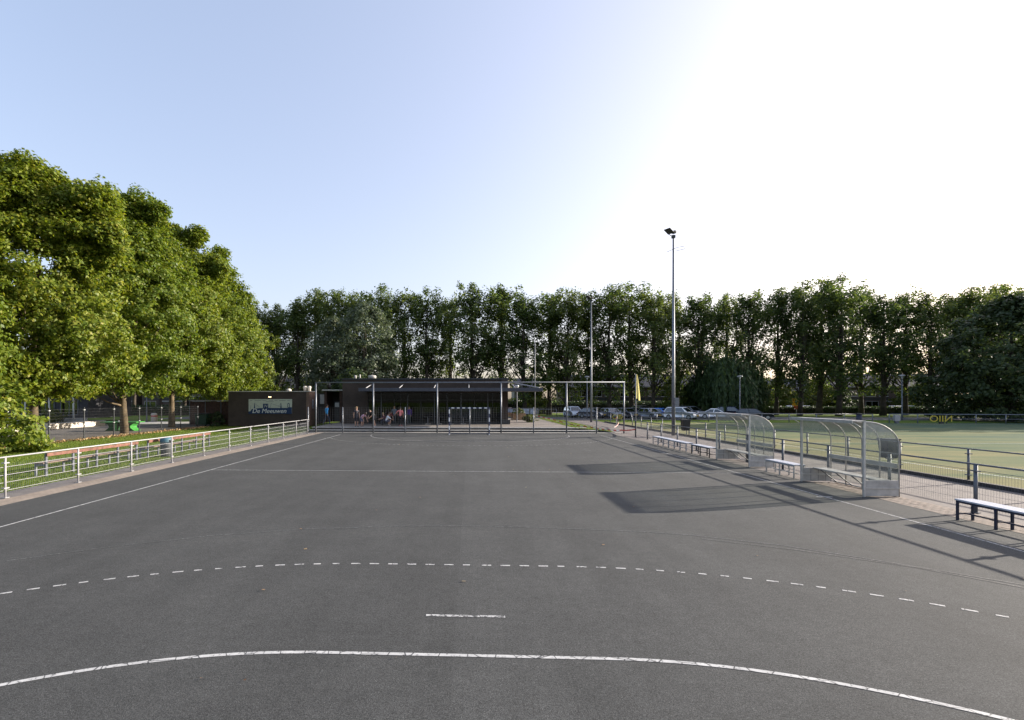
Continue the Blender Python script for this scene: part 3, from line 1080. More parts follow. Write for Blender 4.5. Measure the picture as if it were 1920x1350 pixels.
# ------------------------------------------------------------------ terrace and steps
TZ = 0.35
tag(MB().b2((-13.6, 44.3, TZ - 0.08), (9.9, 44.75, TZ)).build('step', 'concrete', bevel=0.01), kind='structure')
tag(MB().b2((-13.6, 43.35, 0.10), (10.6, 43.85, 0.17)).build('step', 'concrete', bevel=0.01), kind='structure')
tag(MB().b2((-13.6, 43.6, -0.05), (10.5, 44.5, 0.09)).build('step_base', 'kerb'), kind='structure')  # near-black: shade of the open gap below the step put into the colour
tag(MB().b2((-13.6, 44.6, -0.05), (8.75, 66.0, TZ - 0.002)).build('terrace', 'terrace'), kind='structure')
gw = sheet('grass_wedge', [(8.76, 44.76, 0.352), (10.9, 43.95, 0.17), (12.0, 43.3, 0.03), (12.0, 66.2, 0.03), (8.2, 66.2, 0.352)], 'lawn')
MB().add([(8.76, 44.76, -0.1), (10.9, 43.95, -0.1), (12.0, 43.3, -0.1), (12.0, 66.2, -0.1), (8.76, 44.76, 0.347), (10.9, 43.95, 0.165), (12.0, 43.3, 0.025), (12.0, 66.2, 0.025)],
         [(0, 1, 5, 4), (1, 2, 6, 5), (2, 3, 7, 6)]).build('bank_edge', 'kerb', gw)

# ------------------------------------------------------------------ clubhouse
c = thing('clubhouse', 'low dark brick clubhouse with glass front and long grey canopy', 'building', (0, 0, TZ))
Z1 = 4.30
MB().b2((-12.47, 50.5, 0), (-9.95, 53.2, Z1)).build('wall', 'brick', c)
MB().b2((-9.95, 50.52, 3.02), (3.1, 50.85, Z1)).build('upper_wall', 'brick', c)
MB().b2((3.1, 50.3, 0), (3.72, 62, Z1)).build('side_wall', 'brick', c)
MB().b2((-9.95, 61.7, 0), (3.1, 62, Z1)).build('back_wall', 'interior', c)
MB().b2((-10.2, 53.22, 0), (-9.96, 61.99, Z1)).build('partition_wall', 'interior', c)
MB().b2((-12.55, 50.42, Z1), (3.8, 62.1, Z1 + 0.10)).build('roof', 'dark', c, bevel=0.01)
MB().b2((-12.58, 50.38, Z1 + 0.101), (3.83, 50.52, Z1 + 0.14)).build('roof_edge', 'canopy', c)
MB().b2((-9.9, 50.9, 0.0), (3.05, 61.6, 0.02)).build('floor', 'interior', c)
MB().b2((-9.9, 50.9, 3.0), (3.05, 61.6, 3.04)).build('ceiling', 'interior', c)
MB().b2((-10.12, 47.0, 3.12), (6.6, 50.38, 3.42)).build('canopy', 'canopy', c, bevel=0.015)
for x in (-9.55, -6.45, -3.25, -0.05, 4.15):
    MB().tube([(x, 47.5, 3.42), (x, 50.5, 3.86)], 0.045, 6).build('tie_rod', 'white', c, True)
MB().tube([(4.4, 50.45, 3.95), (6.3, 47.3, 3.44)], 0.05, 6).build('tie_rod', 'white', c, True)
n = 10
pw = 13.05 / n
for k in range(n):
    x0 = -9.95 + k * pw
    MB().b2((x0 + 0.04, 50.64, 0.12), (x0 + pw - 0.04, 50.655, 2.28)).build('window_pane', 'glass', c)
    MB().b2((x0 + 0.04, 50.64, 2.36), (x0 + pw - 0.04, 50.655, 3.0)).build('window_pane', 'glass', c)
    MB().b2((x0 + 0.041, 50.60, 2.281), (x0 + pw - 0.041, 50.70, 2.359)).build('transom', 'dark', c)
for k in range(n + 1):
    x0 = -9.95 + k * pw
    MB().b2((x0 - 0.035, 50.56, 0.0), (x0 + 0.035, 50.72, 3.015)).build('mullion', 'galvd' if k % 2 else 'dark', c)
MB().b2((-9.9, 50.58, 0.0), (3.08, 50.70, 0.118)).build('window_sill', 'dark', c)
for x in (0.15, 1.35):
    MB().b2((x - 0.2, 54.0, 0.02), (x + 0.2, 54.4, 2.95)).build('column', 'pale_green', c, bevel=0.02)
MB().b2((-4.5, 57.5, 0.02), (1.5, 58.2, 1.1)).build('bar_counter', 'darkwood', c, bevel=0.02)
for x in (-6.8, -4.2, -2.2, 2.0):
    MB().lathe([(0.02, 2.98), (0.03, 2.6), (0.16, 2.45), (0.17, 2.40)], (x, 53.5, 0), 10).build('pendant_lamp', 'white', c, True)
MB().lathe([(0.26, 0), (0.26, 0.10), (0.40, 0.16), (0.43, 0.36), (0.36, 0.44), (0.1, 0.47)], (-10.0, 53.0, Z1 + 0.1), 18).build('roof_ventilator', 'concrete', c, True)
MB().lathe([(0.13, 0), (0.13, 0.42), (0.10, 0.46)], (-11.75, 53.0, Z1 + 0.1), 10).build('vent_pipe', 'concrete', c, True)
MB().lathe([(0.09, 0), (0.09, 0.5), (0.06, 0.53)], (-11.2, 52.6, Z1 + 0.1), 10).build('vent_pipe', 'concrete', c, True)
MB().b2((-8.3, 54, Z1 + 0.1), (-7.2, 55, Z1 + 0.28)).build('roof_light', 'white', c, bevel=0.03)
MB().lathe([(0.14, 0), (0.14, 0.5), (0.22, 0.55), (0.20, 0.7)], (5.1, 56, 3.2), 10).build('lamp_globe', 'lightglass', c, True)
MB().tube([(5.1, 56, -0.02), (5.1, 56, 3.2)], 0.05, 8).build('lamp_column', 'galv', c)
MB().b2((3.0, 49.9, 0), (3.9, 50.29, 0.42)).build('plinth', 'dark', c)

p = thing('entrance_porch', 'dark entrance porch with pale roof edge between the two brick buildings', 'porch', (0, 0, TZ))
MB().b2((-15.0, 53.0, 0), (-14.75, 56, 3.25)).build('side_wall', 'darkwood', p)
MB().b2((-13.4, 53.0, 0), (-13.15, 56, 3.25)).build('side_wall', 'darkwood', p)
MB().b2((-14.75, 55.2, 0), (-13.4, 55.3, 3.2)).build('door_wall', 'interior', p)
MB().b2((-14.5, 55.1, 0), (-13.6, 55.19, 2.2)).build('door', 'dark', p)
MB().b2((-13.75, 55.02, 1.0), (-13.69, 55.09, 1.2)).build('handle', 'alu', p)
MB().b2((-15.2, 52.8, 3.25), (-12.95, 56, 3.40)).build('roof', 'concrete', p, bevel=0.02)
MB().b2((-13.85, 52.9, 1.6), (-13.42, 52.94, 2.05)).build('notice', 'white', p)
MB().b2((-15.85, 54.4, 1.9), (-15.02, 54.5, 2.9)).build('side_panel', 'alup', p)
MB().b2((-16.2, 54.6, 0), (-15.02, 54.7, 3.0)).build('gate_panel', 'dark', p)

k = thing('kiosk', 'flat-roofed brown brick block at the end of the white railing', 'building', (0, 0, 0))
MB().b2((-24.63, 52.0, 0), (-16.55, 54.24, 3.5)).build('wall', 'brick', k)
MB().b2((-16.548, 52.002, 0), (-16.24, 54.242, 3.498)).build('pier', 'brick_lit', k)
MB().b2((-24.5, 54.245, 0), (-17.0, 60, 3.2)).build('rear_wall', 'brick', k)
MB().b2((-24.7, 51.94, 3.5), (-16.18, 54.3, 3.58)).build('coping', 'concrete', k, bevel=0.01)
MB().b2((-24.55, 54.302, 3.2), (-16.9, 60.1, 3.3)).build('roof', 'dark', k)
MB().lathe([(0.2, 0), (0.2, 0.3), (0.28, 0.36), (0.26, 0.52), (0.1, 0.6)], (-19.6, 55.5, 3.3), 12).build('roof_vent', 'concrete_light', k, True)
for x in (-17.2, -16.75):
    MB().lathe([(0.17, 0), (0.17, 0.3), (0.22, 0.36), (0.2, 0.5), (0.08, 0.55)], (x, 53.6, 3.58), 10).build('roof_vent', 'concrete_light', k, True)


def text_mesh(name, body, size, mat, parent, loc, rot, shear=0.0, extrude=0.01, mirror=False, width=None):
    cu = bpy.data.curves.new(name, 'FONT')
    cu.body = body
    cu.size = size
    cu.shear = shear
    cu.extrude = extrude
    cu.align_x = 'CENTER'
    tmp = bpy.data.objects.new(name + '_tmp', cu)
    COL.objects.link(tmp)
    bpy.context.view_layer.update()
    dg = bpy.context.evaluated_depsgraph_get()
    me = bpy.data.meshes.new_from_object(tmp.evaluated_get(dg))
    bpy.data.objects.remove(tmp)
    o = bpy.data.objects.new(name, me)
    COL.objects.link(o)
    me.materials.clear()
    me.materials.append(M[mat])
    o.parent = parent
    o.location = loc
    o.rotation_euler = rot
    xs = [v.co.x for v in me.vertices]
    w0 = max(xs) - min(xs)
    sx = (width / w0) if width else 1.0
    o.scale = (-sx if mirror else sx, 1, 1)
    return o


s = thing('wall_sign', 'long cream and dark blue sign board lettered De Meeuwen on the brick block', 'sign', (-20.25, 51.94, 1.26))
MB().b2((-2.24, 0, 0.02), (2.24, 0.05, 1.50)).build('board', 'sky_paint', s)
MB().add([(-2.24, -0.012, 0), (2.24, -0.012, 0), (2.24, -0.012, 0.68), (1.85, -0.012, 0.68), (1.8, -0.012, 0.60), (0.1, -0.012, 0.60), (-0.2, -0.012, 0.62), (-1.2, -0.012, 0.58), (-1.9, -0.012, 0.50), (-2.05, -0.012, 0.28), (-2.24, -0.012, 0.24)],
         [tuple(range(11))]).build('blue_field', 'sign_blue', s)
MB().b2((-0.74, -0.016, 0.6), (-0.2, -0.008, 1.04)).build('square_emblem', 'sign_blue', s)
text_mesh('emblem_stroke', 'N', 0.42, 'sky_paint', s, (-0.47, -0.02, 0.66), (R(90), 0, 0), 0.2, 0.002)
pts = [(1.78, 0.65), (1.78, 0.98), (1.82, 1.08), (1.9, 1.13), (1.98, 1.08), (2.02, 0.98), (2.02, 0.65), (1.96, 0.65), (1.96, 0.98), (1.9, 1.05), (1.84, 0.98), (1.84, 0.65)]
MB().add([(a, -0.014, b) for a, b in pts], [(0, 1, 10, 11), (1, 2, 9, 10), (2, 3, 9), (3, 4, 9), (4, 5, 8, 9), (5, 6, 7, 8)]).build('arch_outline', 'sign_blue', s)
for a, b, h in ((-1.62, 0.56, 1.12), (1.12, 0.60, 1.1)):
    MB().add([(a - 0.07, -0.014, b), (a + 0.07, -0.014, b), (a + 0.015, -0.014, h), (a - 0.015, -0.014, h)], [(0, 1, 2, 3)]).build('mast_outline', 'sign_blue', s)
for a0, b0, a1, b1 in ((0.1, 1.05, 1.1, 0.72), (0.1, 1.05, 0.0, 0.62), (0.85, 0.75, 1.1, 1.08), (-1.6, 1.05, -1.1, 0.7), (-2.0, 0.85, -2.05, 0.45)):
    MB().tube([(a0, -0.012, b0), (a1, -0.012, b1)], 0.012, 4).build('rigging_line', 'sign_blue', s)
for row, segs in ((1.34, ((-2.1, -1.85), (-1.6, -0.95), (-0.8, -0.4), (-0.15, 0.3), (0.45, 0.75), (0.9, 1.6), (1.75, 2.05))), (1.22, ((-0.45, 0.35),))):
    for a, b in segs:
        MB().b2((a, -0.010, row), (b, -0.004, row + 0.035)).build('small_print', 'galvd', s)
text_mesh('lettering', 'De Meeuwen', 0.62, 'letter', s, (-0.10, -0.03, 0.10), (R(90), 0, 0), 0.22, 0.012, width=3.5)

l = thing('wall_lamp', 'small lit wall lamp above the sign board', 'lamp', (-20.25, 51.9, 2.97))
MB().b2((-0.16, -0.06, -0.02), (0.16, 0.09, 0.09)).build('housing', 'dark', l)
MB().b2((-0.14, -0.075, -0.03), (0.14, -0.061, 0.055)).build('lens', m_emit('warm_lamp', (1.0, 0.70, 0.38), 1.1), l)

s = thing('round_sign', 'white double-circle plate with two blue dots on the lit pier', 'sign', (-16.22, 53.1, 2.25))
for z in (-0.20, 0.22):
    MB().prism([(0.30 * math.cos(a * math.pi / 10) * 1.05, z + 0.30 * math.sin(a * math.pi / 10)) for a in range(20)], 0, 0 if z > 0 else 0.003, 0.02 if z > 0 else 0.023).build('disc', 'white', s)
    MB().prism([(0.11 * math.cos(a * math.pi / 8), z + 0.11 * math.sin(a * math.pi / 8)) for a in range(16)], 0, 0.024, 0.03).build('dot', 'sign_blue', s)

# plank fence and bins left of the brick block
f = thing('plank_fence', 'dark brown plank screen with pale coping left of the brick block', 'fence', (-29.8, 54.0, 0))
for i in range(20):
    MB().b2((0.02 + i * 0.256, 0, 0.05), (0.02 + i * 0.256 + 0.244, 0.03, 2.5)).build('plank', 'darkwood', f)
for i in range(4):
    MB().b2((i * 1.7, -0.06, 0), (i * 1.7 + 0.06, -0.002, 2.55)).build('post', 'galvd', f)
MB().b2((-0.1, -0.12, 2.551), (5.15, 0.12, 2.62)).build('coping', 'white', f, bevel=0.01)
g_ = thing('waste_container', 'dark green wheeled waste container before the plank screen', 'container', (-27.6, 52.6, 0))
MB().prism([(-0.55, 0.12), (0.55, 0.12), (0.62, 1.2), (-0.62, 1.2)], 1, -0.5, 0.5).build('body', pm('container_green', (0.010, 0.035, 0.018), 0.5), g_, bevel=0.03)
MB().prism([(-0.66, 1.2), (0.66, 1.2), (0.6, 1.32), (-0.6, 1.32)], 1, -0.54, 0.54).build('lid', 'black', g_, bevel=0.02)
for sx in (-0.45, 0.45):
    MB().tube([(sx - 0.05, -0.35, 0.09), (sx + 0.05, -0.35, 0.09)], 0.09, 10).build('wheel', 'tyre', g_)

# terrace tables
for lab, x, yy in (('terrace table nearest the group of people', -3.95, 49.3), ('terrace table left of the goal', -2.9, 49.6),
                   ('terrace table seen through the left part of the goal net', -1.75, 49.2), ('terrace table against the glass front behind the goal', -0.6, 49.7)):
    t_ = thing('terrace_table', 'square ' + lab, 'table', (x, yy, TZ), 0, 'tables on the clubhouse terrace')
    MB().b2((-0.42, -0.38, 0.71), (0.42, 0.38, 0.745)).build('table_top', 'dark', t_, bevel=0.008)
    MB().tube([(0, 0, 0.02), (0, 0, 0.71)], 0.04, 8).build('column', 'galv', t_)
    MB().box((0, 0, 0.025), (0.62, 0.07, 0.05), 0.78).build('foot', 'alu', t_)
    MB().box((0, 0, 0.027), (0.07, 0.62, 0.05), 0.78).build('foot', 'alu', t_)

w_ = thing('planter', 'tan wooden planter box with low shrubs right of the clubhouse', 'planter', (5.75, 60.5, TZ))
for i in range(5):
    MB().b2((-0.75 + i * 0.30, -0.45, 0), (-0.75 + i * 0.30 + 0.29, -0.41, 0.78)).build('board', 'tanwood', w_)
MB().b2((-0.75, -0.405, 0), (0.75, 0.45, 0.72)).build('box', 'tanwood', w_)
w2 = thing('garden_bench', 'tan wooden garden bench beside the planter, half hidden by the brick pier', 'bench', (4.35, 60.4, TZ))
MB().b2((-0.6, -0.3, 0.42), (0.6, 0.3, 0.50)).build('seat', 'tanwood', w2)
MB().b2((-0.6, 0.25, 0.5), (0.6, 0.31, 0.85)).build('back', 'tanwood', w2)
for sx in (-0.5, 0.5):
    MB().b2((sx - 0.05, -0.25, 0), (sx + 0.05, 0.25, 0.42)).build('leg', 'tanwood', w2)
bn = thing('fence_banner', 'row of blue and white banners on a low rail behind the planter', 'banner', (4.2, 66.4, 0))
MB().tube([(-0.2, 0, 1.55), (4.5, 0, 1.55)], 0.03, 6).build('rail', 'galv', bn)
for i in range(5):
    MB().b2((i * 0.88, -0.02, 0.9), (i * 0.88 + 0.78, 0.0, 1.5)).build('panel', pm('banner_blue', (0.26, 0.32, 0.42), 0.6, var=0.25, scale=3), bn)
for i in range(3):
    MB().tube([(i * 2.2, 0.02, 0), (i * 2.2, 0.02, 1.55)], 0.03, 6).build('post', 'galv', bn)

# yellow banner letters seen from behind
for lab, loc, rz, h in (('mirrored yellow letters hung on the far meshed railing', (53.3, 61.15, 0), -0.12, 0.85),
                        ('mirrored yellow letters hung on the pitch railing beside the parked cars', (18.9, 66.8, 0), 0.0, 0.75)):
    b_ = thing('banner_letters', lab, 'banner', loc, rz, 'mirrored yellow banner letters')
    text_mesh('lettering', 'NIIO', h * 1.15, 'yellow', b_, (0, -0.14, 0.22), (R(90), 0, 0), 0, 0.01, True, 2.2 if rz else 1.5)
    MB().b2((-0.9, -0.02, 0.12), (0.9, -0.01, 1.0)).build('net_panel', m_glass('banner_net', (0.9, 0.9, 0.9), 0.0), b_)
    MB().b2((-0.2, -0.2, 0.0), (0.25, -0.05, 0.22)).build('ballast', 'black', b_)

o_ = thing('street_sign', 'orange square road sign with white disc and red foot among the trees', 'sign', (61.4, 100, 0))
MB().b2((-0.75, -0.03, 1.5), (0.75, 0.03, 2.9)).build('panel', 'orange', o_, bevel=0.02)
MB().prism([(0.3 * math.cos(a * math.pi / 8), 2.3 + 0.3 * math.sin(a * math.pi / 8)) for a in range(16)], 1, -0.045, -0.031).build('disc', 'white', o_)
MB().prism([(-0.5, 1.5), (0.5, 1.5), (0.2, 0.9), (-0.2, 0.9)], 1, -0.03, 0.03).build('lower_panel', 'red', o_)
MB().tube([(0, 0, 0), (0, 0, 1.5)], 0.06, 8).build('post', 'galv', o_)

# ------------------------------------------------------------------ school yard on the left
f = thing('mesh_fence', 'tall black wire mesh fence between lawn and plane trees', 'fence', (-26.2, 22.7, 0))
ys = [31.46 + 2.92 * i for i in range(-3, 7)]
pp = None
for yy in ys:
    if pp is None:
        pp = MB().b2((-0.03, -0.03, -0.02), (0.03, 0.03, 2.2)).build('post', 'dark', f)
        pc = MB().b2((-0.05, -0.07, 1.02), (0.045, 0.07, 1.07)).build('clamp', 'alu', pp)
        share(pc, 'clamp', pp, (0, 0, 0.98))
    else:
        q = share(pp, 'post', f, (0, yy - ys[0], 0))
        share(pc, 'clamp', q)
        share(pc, 'clamp', q, (0, 0, 0.98))
mb = MB()
for k in range(11):
    mb.tube([(0.035, 0, 0.08 + 0.2 * k), (0.035, ys[-1] - ys[0], 0.08 + 0.2 * k)], 0.005, 4, False)
wires(mb, (0.035, 0), (0.035, ys[-1] - ys[0]), 0.05, 2.12, 0.10, 0.0022)
tag(mb.build('wire_mesh', 'dark', f), kind='stuff')
tp_ = thing('ping_pong_table', 'bright green concrete table tennis table behind a plane trunk', 'table', (-30.3, 44.2, 0), 0.12)
MB().b2((-1.5, -0.76, 0.72), (1.5, 0.76, 0.79)).build('table_top', 'green', tp_, bevel=0.01)
for sx in (-1, 1):
    pr = [(0.0, 0.0)]
    vs = []
    for k in range(9):
        z = 0.72 * k / 8
        vs.append((sx * (1.25 - 0.38 * math.sin(math.pi * k / 8)), z))
    poly = vs + [(sx * 0.55, 0.72), (sx * 0.55, 0)]
    if sx < 0:
        poly = poly[::-1]
    MB().prism(poly, 1, -0.55, 0.55).build('leg', 'green_dark', tp_)
    edge = MB()
    for (a0, b0), (a1, b1) in zip(vs[:-1], vs[1:]):
        edge.add([(a0 + sx * 0.012, -0.56, b0), (a0 + sx * 0.012, 0.56, b0), (a1 + sx * 0.012, 0.56, b1), (a1 + sx * 0.012, -0.56, b1)], [(0, 1, 2, 3)])
    edge.build('leg_edge', 'green', tp_)
for sx in (-0.5, 0.1):
    MB().b2((sx, -0.60, 0.02), (sx + 0.3, -0.56, 0.70)).build('front_panel', 'green', tp_)
MB().b2((-0.02, -0.76, 0.79), (0.02, 0.76, 0.93)).build('net_plate', 'galvd', tp_)
for lab, y0, y1 in (('long low white concrete wall behind the black mesh fence', 45.3, 52.6), ('short low white concrete block beside the first plane trunk', 43.2, 44.4),
                    ('low white concrete wall at the left edge, behind the shrub', 36.0, 42.3)):
    w_ = thing('low_wall', lab, 'wall', (-38.0, y0, 0), 0, 'low white walls in the school yard')
    MB().b2((-0.4, 0, 0), (0.0, y1 - y0, 0.46)).build('wall', 'concrete_light', w_, bevel=0.01)
    MB().b2((-0.44, -0.03, 0.461), (0.04, y1 - y0 + 0.03, 0.52)).build('cap', 'concrete_light', w_, bevel=0.01)
b_ = thing('bollard', 'thick pale concrete bollard on the light side path', 'bollard', (-39.1, 62.6, 0))
MB().lathe([(0.36, 0), (0.36, 0.9), (0.30, 1.0), (0.15, 1.03)], n=14).build('shaft', 'concrete_light', b_, True)
MB().lathe([(0.365, 0.6), (0.37, 0.62), (0.37, 0.72), (0.365, 0.74)], n=14).build('band', 'red', b_, True)
sb = thing('school_building', 'dark low school building with pale columns behind the plane trees', 'building', (-72, 58.0, 0))
MB().b2((0, 1.2, 0.5), (27, 9, 4.2)).build('wall', pm('school_wall', (0.05, 0.05, 0.055), 0.7, var=0.2, scale=2), sb)
MB().b2((-0.3, -0.4, 4.2), (27.3, 9.2, 4.6)).build('roof', 'canopy', sb)
MB().b2((0, 0.9, 0), (27, 1.19, 0.55)).build('plinth', 'concrete', sb)
for i in range(10):
    MB().b2((i * 2.9, 0.0, 0), (i * 2.9 + 0.16, 0.16, 4.2)).build('column', 'alu', sb)
for i in range(9):
    w_ = MB().b2((0.5 + i * 2.9, 1.12, 0.9), (2.7 + i * 2.9, 1.19, 3.2)).build('window', 'galv', sb)
    MB().b2((0.6 + i * 2.9, 1.10, 1.0), (1.55 + i * 2.9, 1.115, 3.1)).build('pane', 'carglass', w_)
    MB().b2((1.65 + i * 2.9, 1.10, 1.0), (2.6 + i * 2.9, 1.115, 3.1)).build('pane', 'carglass', w_)


# ------------------------------------------------------------------ people
EDGES = [('pel', 'wai'), ('wai', 'che'), ('che', 'nec'), ('nec', 'hed'), ('hed', 'top'),
         ('che', 'shl'), ('shl', 'ell'), ('ell', 'wrl'), ('wrl', 'pal'), ('che', 'shr'), ('shr', 'elr'), ('elr', 'wrr'), ('wrr', 'par'),
         ('pel', 'hil'), ('hil', 'knl'), ('knl', 'anl'), ('anl', 'tol'), ('pel', 'hir'), ('hir', 'knr'), ('knr', 'anr'), ('anr', 'tor')]
RAD = dict(pel=0.135, wai=0.125, che=0.15, nec=0.055, hed=0.092, top=0.075, shl=0.07, shr=0.07, ell=0.045, elr=0.045, wrl=0.03, wrr=0.03,
           pal=0.034, par=0.034, hil=0.095, hir=0.095, knl=0.062, knr=0.062, anl=0.042, anr=0.042, tol=0.035, tor=0.035)


def stand():
    return dict(pel=(0, 0, .95), wai=(0, 0, 1.10), che=(0, 0, 1.33), nec=(0, 0, 1.50), hed=(0, -.02, 1.62), top=(0, -.01, 1.70),
                shl=(-.19, 0, 1.42), ell=(-.25, .03, 1.14), wrl=(-.26, -.05, .90), pal=(-.26, -.07, .82),
                shr=(.19, 0, 1.42), elr=(.25, .03, 1.14), wrr=(.26, -.05, .90), par=(.26, -.07, .82),
                hil=(-.10, 0, .90), knl=(-.11, -.02, .50), anl=(-.11, .03, .08), tol=(-.12, -.14, .04),
                hir=(.10, 0, .90), knr=(.11, -.02, .50), anr=(.11, .03, .08), tor=(.12, -.14, .04))


def upd(**k):
    d = stand()
    d.update(k)
    return d


POSES = dict(
    stand=stand(),
    walk=upd(knl=(-.10, -.16, .52), anl=(-.10, -.24, .10), tol=(-.10, -.42, .06), knr=(.10, .08, .50), anr=(.10, .32, .14), tor=(.10, .20, .04),
             ell=(-.26, .12, 1.16), wrl=(-.24, .10, .92), pal=(-.24, .09, .84), elr=(.27, -.02, 1.15), wrr=(.33, -.16, .95), par=(.35, -.19, .88)),
    reach=upd(elr=(.38, -.02, 1.22), wrr=(.55, -.06, 1.03), par=(.60, -.07, .97)),
    lean=upd(wai=(0, -.10, 1.07), che=(0, -.28, 1.22), nec=(0, -.40, 1.34), hed=(0, -.50, 1.40), top=(0, -.56, 1.46), shl=(-.19, -.33, 1.27), shr=(.19, -.33, 1.27),
             ell=(-.28, -.42, 1.02), wrl=(-.25, -.55, .82), pal=(-.24, -.60, .75), elr=(.28, -.42, 1.02), wrr=(.20, -.60, .85), par=(.16, -.66, .80),
             knl=(-.12, -.10, .50), knr=(.13, -.14, .52), pel=(0, .05, .92), hil=(-.10, .04, .88), hir=(.10, .04, .88)),
    squat=upd(pel=(0, .18, .42), wai=(0, .12, .56), che=(0, -.02, .80), nec=(0, -.08, .96), hed=(0, -.12, 1.07), top=(0, -.12, 1.15), shl=(-.19, -.04, .88), shr=(.19, -.04, .88),
              ell=(-.25, -.22, .68), wrl=(-.18, -.42, .60), pal=(-.15, -.48, .58), elr=(.25, -.22, .68), wrr=(.18, -.42, .60), par=(.15, -.48, .58),
              hil=(-.11, .15, .40), knl=(-.18, -.28, .50), anl=(-.15, -.08, .09), tol=(-.17, -.26, .04), hir=(.11, .15, .40), knr=(.18, -.28, .50), anr=(.15, -.08, .09), tor=(.17, -.26, .04)),
    bend=upd(pel=(0, .12, .84), wai=(0, -.02, .96), che=(.02, -.22, 1.08), nec=(.03, -.34, 1.20), hed=(.03, -.42, 1.27), top=(.03, -.46, 1.33), shl=(-.16, -.26, 1.13), shr=(.2, -.26, 1.10),
             ell=(-.24, -.30, .88), wrl=(-.22, -.38, .66), pal=(-.21, -.40, .58), elr=(.30, -.30, .84), wrr=(.34, -.40, .58), par=(.36, -.44, .50),
             hil=(-.10, .10, .80), hir=(.10, .10, .80), knl=(-.12, -.08, .46), knr=(.12, -.06, .46)),
)


def person(label, loc, rz, pose, H, top_c, bot_c, hair, sleeves=0.55, legs=1.0, long_hair=False, shoe=(0.05, 0.05, 0.055), skirt=False):
    r = thing('person', label, 'person', loc, rz, 'people on the clubhouse terrace')
    J = POSES[pose]
    sc_ = H / 1.76
    names = list(J.keys())
    idx = {n_: i for i, n_ in enumerate(names)}
    me = bpy.data.meshes.new('body_skel')
    me.from_pydata([tuple(c_ * sc_ for c_ in J[n_]) for n_ in names], [(idx[a], idx[b]) for a, b in EDGES], [])
    tmp = bpy.data.objects.new('body_skel', me)
    COL.objects.link(tmp)
    tmp.modifiers.new('skin', 'SKIN')
    for i, n_ in enumerate(names):
        q = me.skin_vertices[0].data[i]
        k_ = RAD[n_] * sc_
        q.radius = (k_, k_ * (0.78 if n_ in ('pel', 'wai', 'che') else 1.0))
        q.use_root = n_ == 'pel'
    sb_ = tmp.modifiers.new('sub', 'SUBSURF')
    sb_.levels = 1
    sb_.render_levels = 1
    bpy.context.view_layer.update()
    dg = bpy.context.evaluated_depsgraph_get()
    out = bpy.data.meshes.new_from_object(tmp.evaluated_get(dg))
    bpy.data.objects.remove(tmp)
    vs = [v.co.copy() for v in out.vertices]
    fs = [tuple(p_.vertices) for p_ in out.polygons]
    # five fingers on each hand, rooted in the palm
    mb = MB()
    for w_, p_ in (('wrl', 'pal'), ('wrr', 'par')):
        a, b = Vector(J[w_]) * sc_, Vector(J[p_]) * sc_
        d = (b - a).normalized()
        side = d.cross(Vector((1, 0.2, 0.1))).normalized()
        nrm = d.cross(side)
        for q, (o_, ln) in enumerate(((-0.028, .062), (-0.010, .078), (0.009, .082), (0.027, .07))):
            s0 = b + side * o_
            mb.tube([s0, s0 + d * ln * .5 * sc_, s0 + d * ln * .85 * sc_ + nrm * 0.02], [0.0095, 0.0085, 0.006], 5)
        s0 = a.lerp(b, 0.6) + side * -0.03
        mb.tube([s0, s0 + d * .03 - side * .03, s0 + d * .06 - side * .035], [0.011, 0.009, 0.007], 5)
    o0 = len(vs)
    vs += [Vector(v) for v in mb.v]
    nbody = len(fs)
    fs += [tuple(i + o0 for i in f_) for f_ in mb.f]
    me2 = bpy.data.meshes.new('body')
    me2.from_pydata(vs, [], fs)
    me2.update()
    body = bpy.data.objects.new('body', me2)
    COL.objects.link(body)
    body.parent = r
    for m_ in (M['skin'], pm('cloth_%.2f_%.2f_%.2f' % top_c, top_c, 0.8, var=0.08), pm('cloth_%.2f_%.2f_%.2f' % bot_c, bot_c, 0.8, var=0.1), pm('shoe_%.2f_%.2f_%.2f' % shoe, shoe, 0.6)):
        me2.materials.append(m_)
    segs = [(a, b, Vector(J[a]) * sc_, Vector(J[b]) * sc_) for a, b in EDGES]
    mi = []
    for n_, f_ in enumerate(fs):
        if n_ >= nbody:
            mi.append(0)
            continue
        c_ = sum((vs[i] for i in f_), Vector()) / len(f_)
        best = None
        for a, b, A, B in segs:
            ab = B - A
            t_ = max(0, min(1, (c_ - A).dot(ab) / ab.length_squared))
            dd = (c_ - A - ab * t_).length - 0.5 * RAD[a]
            if best is None or dd < best[0]:
                best = (dd, a, b, t_)
        _, a, b, t_ = best
        if b in ('nec',) and t_ > 0.6 or b in ('hed', 'top', 'pal', 'par'):
            mi.append(0)
        elif b in ('ell', 'elr'):
            mi.append(1 if t_ < sleeves * 1.7 else 0)
        elif b in ('wrl', 'wrr'):
            mi.append(1 if sleeves >= 0.95 else 0)
        elif b in ('shl', 'shr', 'che', 'nec') or (a == 'pel' and b == 'wai'):
            mi.append(1)
        elif b in ('tol', 'tor'):
            mi.append(3)
        elif b in ('knl', 'knr', 'hil', 'hir'):
            mi.append(2 if (b in ('hil', 'hir') or t_ < legs * 1.6) else 0)
        elif b in ('anl', 'anr'):
            mi.append(3 if t_ > 0.93 else (2 if legs >= 0.95 else 0))
        else:
            mi.append(1)
    me2.polygons.foreach_set('material_index', mi)
    me2.polygons.foreach_set('use_smooth', [True] * len(mi))
    # hair
    hc, tc_ = Vector(J['hed']) * sc_, Vector(J['top']) * sc_
    up_ = (tc_ - hc).normalized()
    mb = MB()
    rr = 0.108 * sc_
    prof = []
    vsn = []
    nn, mm = 10, 6
    bx = up_.cross(Vector((0, -1, 0.01))).normalized()
    by = bx.cross(up_)
    cen = hc.lerp(tc_, 0.35)
